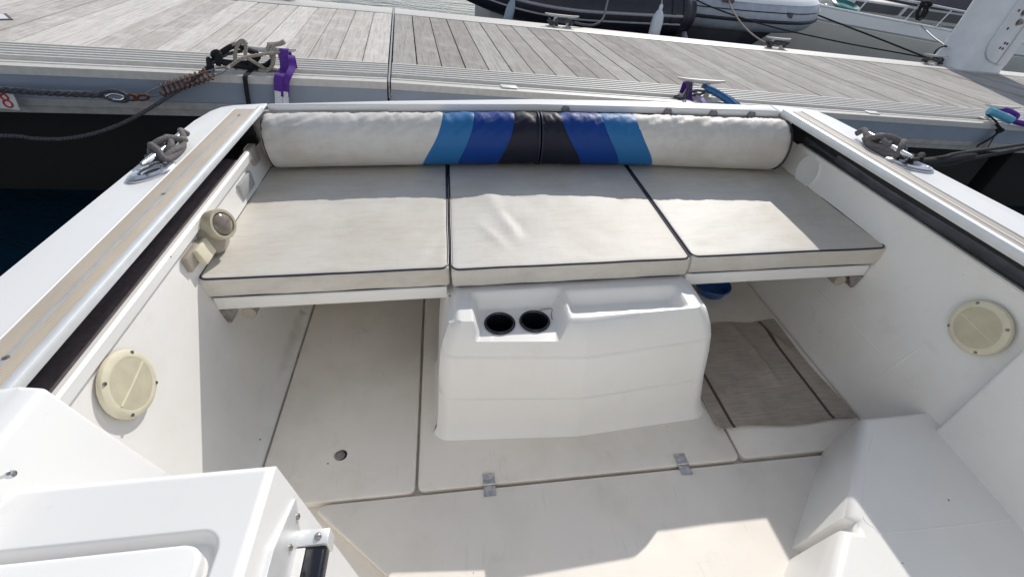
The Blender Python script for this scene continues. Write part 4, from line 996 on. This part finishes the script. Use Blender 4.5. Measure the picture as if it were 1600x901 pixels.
def side(path, ang, r): # offset line on the near side of a tube
    P_ = cr(path, 8); F = frames(P_); out = []
    for p, (u, w) in zip(P_, F):
        h = Vector((p - P_[max(0, P_.index(p) - 1)])) if False else None
        out.append(p + u * r * math.cos(ang) + w * r * math.sin(ang))
    return out
F_ = frames(cr(path, 8)); sg = -1 if F_[10][0].y > 0 else 1
bm = B(); q_ = side(path, 0, .225 * sg); tube(bm, q_[5:], .016, 8); tube(bm, [p + Vector((.0, .01, -.085)) for p in q_[5:]], .010, 8); t.part('rubbing_strake', bm, 'strake')
bm = B()
for i0, i1 in ((0, 5), ):
    P_ = cr(path, 8)[i0:i1]; sweep(bm, P_, circ(.19, 20))
sweep(bm, cr(path, 8)[4:6], circ(.236, 24)); sweep(bm, cr(path, 8)[7:9], circ(.236, 24)); t.part('end_band', bm, 'ribd')
bm = B()
P_ = cr(path, 8); F_ = frames(P_)
rows = []
for p, (u, w) in list(zip(P_, F_))[9:44]:
    u = u * sg; w = w if w.z > 0 else -w
    rows.append([bm.verts.new(p + (u * math.cos(R(a)) + w * math.sin(R(a))) * .229) for a in (48, 60, 75, 90, 110)])
for a, b in zip(rows, rows[1:]):
    for i in range(4): bm.faces.new((a[i], a[i + 1], b[i + 1], b[i]))
t.part('top_panel', bm, 'ribg')
bm = B(); prism(bm, [(2.75, 5.80), (2.6, 5.74), (1.8, 5.77), (1.3, 5.92), (1.0, 6.15), (1.0, 7.6), (2.75, 7.6)], .15, .78, .05, 3); t.part('hull', bm, 'ribg')
bm = B(); prism(bm, [(2.76, 5.84), (3.1, 5.86), (3.1, 7.5), (2.76, 7.5)], .15, .80, .03, 2); t.part('transom', bm, 'ribd')
bm = B(); prism(bm, [(2.9, 6.05), (1.2, 6.15), (1.0, 7.6), (2.9, 7.5)], .86, .93, .02, 2); t.part('deck', bm, 'ribg')
bm = B(); tube(bm, [(3.33, 5.78, .70), (3.31, 5.66, .62), (3.2, 5.6, .50), (3.05, 5.6, .42)], .035, 10, smooth=6); t.part('hose', bm, 'strake')
def fender(c, tilt, r, h, mat, lab, line_to):
    t = Thing('fender', lab, 'fender', c, WORLD, 'fenders hanging by the dark inflatable boat'); d = Vector(tilt).normalized(); bm = B()
    lathe(bm, [(.001, 0), (r * .6, .012), (r * .95, .06), (r, .10), (r, h - .10), (r * .88, h - .055), (r * .55, h - .015), (r * .32, h + .005), (r * .3, h + .045), (r * .12, h + .06), (.001, h + .06)], c, d, 24); t.part('body', bm, mat)
    top = Vector(c) + d * (h + .05); bm = B(); tube(bm, [top - d * .02, top + Vector((.0, .05, .06)), Vector(line_to)], .006, 6, smooth=5); t.part('lanyard', bm, 'strake')
fender((2.70, 5.30, .46), (.0, .02, 1), .062, .50, 'fend', 'white cylindrical fender at the stern of the dark inflatable boat', (2.74, 5.74, 1.14))
fender((1.03, 5.42, .50), (.20, .05, 1), .046, .40, 'fendb', 'blue grey fender near the bow of the dark inflatable boat', (1.30, 5.88, 1.09))
rope('bow_line', [(2.30, 5.9, 1.13), (2.18, 5.55, 1.10), (2.06, 5.25, .96), (1.97, 5.05, .855), (1.85, 4.93, .815), (1.72, 4.86, .815), (1.60, 4.80, .835)], .011, 'rope_d', 'grey line drooping from the dark inflatable boat to the far dock cleat', tw=False)

t = Thing('inflatable_boat', 'grey inflatable boat bow with dark underside pointing right across the pontoon', 'inflatable boat', (4.2, 6.6, .5), WORLD, 'inflatable boats across the pontoon')
path = [(2.5, 6.6, .90), (3.2, 6.25, .93), (3.8, 6.05, .95), (4.4, 6.0, .97), (4.95, 6.08, .99), (5.28, 6.32, 1.02), (5.35, 6.7, 1.05), (5.2, 7.1, 1.06), (4.6, 7.4, 1.04), (3.6, 7.5, 1.0)]
bm = B(); loft(bm, path, .20); t.part('tube', bm, 'ribl')
F_ = frames(cr(path, 8)); sg = -1 if F_[10][0].y > 0 else 1
bm = B(); q_ = side(path, 0, .198 * sg); tube(bm, [p + Vector((0, .004, -.055)) for p in q_[:44]], .020, 8); tube(bm, [p + Vector((0, 0, .045)) for p in q_[:44]], .006, 6); t.part('rubbing_strake', bm, 'ribd')
bm = B(); rows = []
P_ = cr(path, 8); F_ = frames(P_)
for p, (u, w) in list(zip(P_, F_))[6:52]:
    u = u * sg; w = w if w.z > 0 else -w
    rows.append([bm.verts.new(p + (u * math.cos(R(a)) + w * math.sin(R(a))) * (.2035 + .003 * noise.noise(p * 9))) for a in (38, 50, 62, 75, 90, 110, 130)])
for a, b in zip(rows, rows[1:]):
    for i in range(6): bm.faces.new((a[i], a[i + 1], b[i + 1], b[i]))
t.part('top_cover', bm, 'ywhite')
bm = B(); prism(bm, [(2.4, 6.55), (3.2, 6.22), (3.8, 6.02), (4.4, 5.98), (4.85, 6.06), (5.12, 6.34), (5.15, 6.7), (4.6, 7.35), (2.4, 7.4)], .1, .86, .10, 3)
for v_ in bm.verts:
    k_ = max(0, (.86 - v_.co.z) / .76); v_.co.x = v_.co.x - 1.1 * k_ * max(0, (v_.co.x - 3.6) / 1.5); v_.co.y = 6.8 + (v_.co.y - 6.8) * (1 - .12 * k_)
t.part('hull', bm, 'ribd')
bm = B(); box(bm, (3.74, 5.848, 1.06), (3.90, 5.87, 1.12), .004); t.part('patch', bm, 'cover'); bm = B(); box(bm, (4.66, 5.822, .98), (4.76, 5.842, 1.04), .004); t.part('patch', bm, 'cover')
rope('painter_line', [(3.82, 5.85, 1.09), (3.80, 5.70, 1.02), (3.79, 5.45, .93), (3.80, 5.20, .86), (3.84, 4.95, .815), (3.90, 4.84, .82)], .009, 'rope_t', 'pale line from the grey inflatable boat down to the far dock cleat', tw=False)

# ---- white motor yacht behind
t = Thing('motor_yacht', 'white motor yacht with rails lying behind the pontoon at the upper right', 'yacht', (8.5, 8.0, .5), WORLD)
SH = [(4.2, 7.9, 1.17), (5.0, 7.2, 1.13), (5.9, 7.0, 1.085), (6.7, 6.92, 1.045), (7.7, 6.78, 1.01), (8.6, 6.62, .978), (9.8, 6.55, .95), (12.5, 6.5, .93)]
pth = cr(SH, 6)
bm = B(); gridf(bm, lambda u, v: pth[int(round(u))] + Vector((0, -.012 * v + .03 * (v > .9), -.19 * v + .0)), list(range(len(pth))), [0, .2, .5, .8, .95, 1])
for i in (0,): pass
t.part('topside_band', bm, 'ywhite')
bm = B(); gridf(bm, lambda u, v: pth[int(round(u))] + Vector((0, .02 + .28 * v ** 1.4, -.19 - 1.1 * v)), list(range(len(pth))), [0, .15, .4, .7, 1]); t.part('hull', bm, 'yhull')
bm = B(); tube(bm, [p + Vector((0, .01, .006)) for p in pth], .018, 8); t.part('toe_rail', bm, 'ywhite')
bm = B(); gridf(bm, lambda u, v: pth[int(round(u))] + Vector((0, .015 + (8.9 - pth[int(round(u))].y) * v, .0 + .05 * v)), list(range(len(pth))), [0, .3, .6, 1]); t.part('deck', bm, 'ydeck')
bm = B(); prism(bm, [(6.9, 7.55), (13, 7.15), (13, 8.8), (7.2, 8.8), (6.6, 8.3)], .98, 1.20, .06, 3); cb = t.part('coachroof', bm, 'ydeck')
for x0, x1, y0, y1 in ((7.15, 8.05, 7.513, 7.446), (8.15, 9.9, 7.440, 7.315)):
    bm = B(); v = [bm.verts.new(p) for p in ((x0, y0, 1.05), (x1, y1, 1.05), (x1 + .05, y1, 1.17), (x0 + .05, y0, 1.17), (x0, y0 + .03, 1.05), (x1, y1 + .03, 1.05), (x1 + .05, y1 + .03, 1.17), (x0 + .05, y0 + .03, 1.17))]
    for q in ((0, 1, 2, 3), (7, 6, 5, 4), (0, 4, 5, 1), (1, 5, 6, 2), (2, 6, 7, 3), (3, 7, 4, 0)): bm.faces.new([v[i] for i in q])
    t.part('window', bm, 'yglass', cb)
bm = B(); prism(bm, [(8.4, 7.45), (10.6, 7.3), (10.6, 8.8), (8.7, 8.8)], 1.19, 1.75, .10, 3); t.part('sprayhood', bm, 'hood')
bm = B(); lathe(bm, [(.0005, 0), (.20, .0), (.22, .04), (.19, .055), (.15, .02), (.0005, .015)], (6.75, 7.22, 1.08), (0, -.25, 1), 24); t.part('deck_hatch', bm, 'teal')
rl = [p + Vector((.0, .07, .27)) for p in cr([SH[2], SH[3], SH[4], SH[5], SH[6], SH[7]], 5)]
bm = B(); tube(bm, rl, .016, 8); gr_ = t.part('guard_rail', bm, 'rail')
for i in (2, 6, 10, 13, 16, 20):
    bm = B(); b0 = rl[i] + Vector((-.16, -.03, -.27)); tube(bm, [b0, rl[i]], .010, 6); t.part('stanchion', bm, 'rail', gr_)
bm = B(); box(bm, (8.2, 6.86, 1.0), (8.35, 6.93, 1.04), .01); t.part('deck_fitting', bm, 'dsteel'); bm = B(); box(bm, (6.3, 7.1, 1.07), (6.38, 7.16, 1.10), .008); t.part('deck_fitting', bm, 'dsteel')
bm = B(); rnd = random.Random(9); c0 = Vector((7.72, 6.80, 1.27))
for k_ in range(6):
    w_ = rnd.uniform(.04, .10); h_ = rnd.uniform(.16, .25); ox = rnd.uniform(-.04, .05)
    tube(bm, [c0 + Vector((ox - w_ * .3, 0, 0)), c0 + Vector((ox - w_, -.03, -h_ * .5)), c0 + Vector((ox, -.04, -h_)), c0 + Vector((ox + w_, -.03, -h_ * .5)), c0 + Vector((ox + w_ * .3, 0, 0))], .011, 7, smooth=5)
tube(bm, [c0 + Vector((-.09, -.02, .02)), c0 + Vector((0, -.03, .035)), c0 + Vector((.10, -.02, .01)), c0 + Vector((.02, .02, -.02)), c0 + Vector((-.08, -.02, .0))], .024, 8, smooth=4)
single('coiled_line', bm, 'rope_k', 'black line hung in coils on the guard rail of the white yacht', 'rope', c0, WORLD, None)
bm = B(); c0 = Vector((8.62, 6.72, 1.235))
for k_ in range(4):
    ox = -.03 + .025 * k_; tube(bm, [c0 + Vector((ox, 0, 0)), c0 + Vector((ox - .12, -.05, -.12)), c0 + Vector((ox - .24, -.08, -.235)), c0 + Vector((ox - .15, -.06, -.16)), c0 + Vector((ox + .02, 0, -.01))], .011, 7, smooth=5)
tube(bm, [c0 + Vector((-.1, 0, .01)), c0 + Vector((.1, 0, .01))], .025, 8)
single('coiled_line', bm, 'rope_k', 'black line tied on the guard rail beside the grey pylon', 'rope', c0)
rope('spring_line', [(5.32, 6.36, 1.05), (5.55, 6.0, .99), (5.85, 5.4, .905), (6.0, 4.95, .85), (6.02, 4.82, .845)], .010, 'rope_k', 'black line from the grey inflatable bow to the cleat by the pylon', tw=False)
rope('spring_line', [(3.25, 6.02, 1.10), (3.6, 5.75, 1.0), (4.3, 5.6, .90), (5.2, 5.35, .845), (5.75, 5.05, .84), (5.98, 4.86, .845)], .008, 'rope_k', 'thin black line running low behind the far pontoon edge to the pylon cleat', tw=False)
rope('spring_line', [(7.74, 6.70, 1.02), (7.3, 6.0, .94), (6.75, 5.2, .90), (6.50, 4.95, .88)], .010, 'strake', 'grey line from the white yacht down to the shackle by the pylon', tw=False)
bm = B(); tube(bm, [(6.02, 4.82, .84), (6.05, 4.86, .93), (6.17, 4.90, .975), (6.27, 4.92, .965)], .010, 8, smooth=6); single('rope_loop', bm, 'rope_k', 'black rope loop curling up from the cleat by the pylon', 'rope', (6.02, 4.82, .84))
bm = B()
for i in range(5):
    a = Vector((6.29 + .04 * i * .6, 4.92 - .012 * i, .965 - .035 * i)); tube(bm, [a + Vector((.014 * math.cos(q), .012 * math.sin(q) * (i % 2), .020 * math.sin(q))) for q in lin(0, 2 * math.pi * 11 / 12, 12)], .006, 6, closed=True)
single('shackle_chain', bm, 'steel', 'bright steel shackles and chain on the cleat by the pylon', 'chain', (6.3, 4.9, .85))
# messy dark rope turns on the far cleats
for (x, y, lab, sd) in ((1.45, 4.74, 'dark rope turns heaped round the cleat below the dark inflatable boat', 1), (3.86, 4.775, 'dark rope turns heaped round the cleat below the grey inflatable bow', 2), (6.0, 4.78, 'dark rope turns heaped round the cleat by the grey pylon', 3)):
    rnd = random.Random(sd); bm = B()
    for s in (-1, 1):
        pts = [Vector((x + s * .085 + rnd.uniform(-.045, .045), y + rnd.uniform(-.045, .04), DZ + .018 + rnd.uniform(0, .055))) for _ in range(12)]
        tube(bm, pts, .010, 7, smooth=4)
    tube(bm, [(x - .07, y - .02, DZ + .06), (x, y - .03, DZ + .05), (x + .07, y - .02, DZ + .065), (x, y + .02, DZ + .07), (x - .06, y, DZ + .05)], .012, 7, smooth=4)
    single('cleat_rope', bm, 'rope_d', lab, 'rope', (x, y, DZ + .01), WORLD, 'rope turns on the far dock cleats')
bm = B(); rnd = random.Random(4); tube(bm, [Vector((-1.0 + rnd.uniform(-.16, .16), 4.70 + rnd.uniform(-.04, .04), DZ + .018 + rnd.uniform(0, .04))) for _ in range(14)], .012, 7, smooth=4)
single('cleat_rope', bm, 'rope_d', 'dark rope heap on the far pontoon edge at the top left', 'rope', (-1.0, 4.7, DZ), WORLD)

# ================================================================== WATER, SKY, SUN, CAMERA
bm = B(); v = [bm.verts.new(p) for p in ((-400, -400, 0), (400, -400, 0), (400, 400, 0), (-400, 400, 0))]; bm.faces.new(v)
single('water', bm, 'water', None, None, (0, 0, 0), WORLD, None, 'structure')

sun_dir = ROT @ Vector((.68, 1.22, 1.0)).normalized()
el = math.asin(sun_dir.z); az = math.atan2(sun_dir.x, sun_dir.y)
w = bpy.data.worlds.new('World'); bpy.context.scene.world = w; w.use_nodes = True
nt = w.node_tree; bg = nt.nodes['Background']; sk = nt.nodes.new('ShaderNodeTexSky'); sk.sky_type = 'NISHITA'; sk.sun_disc = False
sk.sun_elevation = el; sk.sun_rotation = az; sk.altitude = 0; sk.air_density = 1.; sk.dust_density = .25; sk.ozone_density = 1.6
hs = nt.nodes.new('ShaderNodeHueSaturation'); hs.inputs['Saturation'].default_value = .50; nt.links.new(sk.outputs[0], hs.inputs['Color']); nt.links.new(hs.outputs[0], bg.inputs[0]); bg.inputs[1].default_value = .135
L = bpy.data.lights.new('sun', 'SUN'); L.energy = 3.2; L.angle = R(.53); L.color = (1, .955, .89)
lo = bpy.data.objects.new('sun', L); C.objects.link(lo); lo.rotation_euler = sun_dir.to_track_quat('Z', 'Y').to_euler(); lo.location = sun_dir * 30

cam = bpy.data.cameras.new('camera'); co = bpy.data.objects.new('camera', cam); C.objects.link(co)
rr_, uu_, ff_ = Vector((.99247182, -.11836106, .0314698)), Vector((.05154186, .63674029, .76935378)), Vector((.11109962, .76193994, -.63804734))
rr_, uu_, ff_ = ROT @ rr_, ROT @ uu_, ROT @ ff_
m = Matrix((rr_, uu_, -ff_)).transposed().to_4x4(); m.translation = CW; co.matrix_world = m
cam.sensor_width = 36; cam.lens = 715 / 1600 * 36; cam.clip_start = .02; cam.clip_end = 1500
sc = bpy.context.scene; sc.camera = co
sc.view_settings.view_transform = 'Standard'; sc.view_settings.look = 'None'; sc.view_settings.exposure = 0.06; sc.view_settings.gamma = 1
sc.render.engine = 'CYCLES'; sc.cycles.max_bounces = 10; sc.cycles.diffuse_bounces = 6; sc.cycles.use_denoising = True
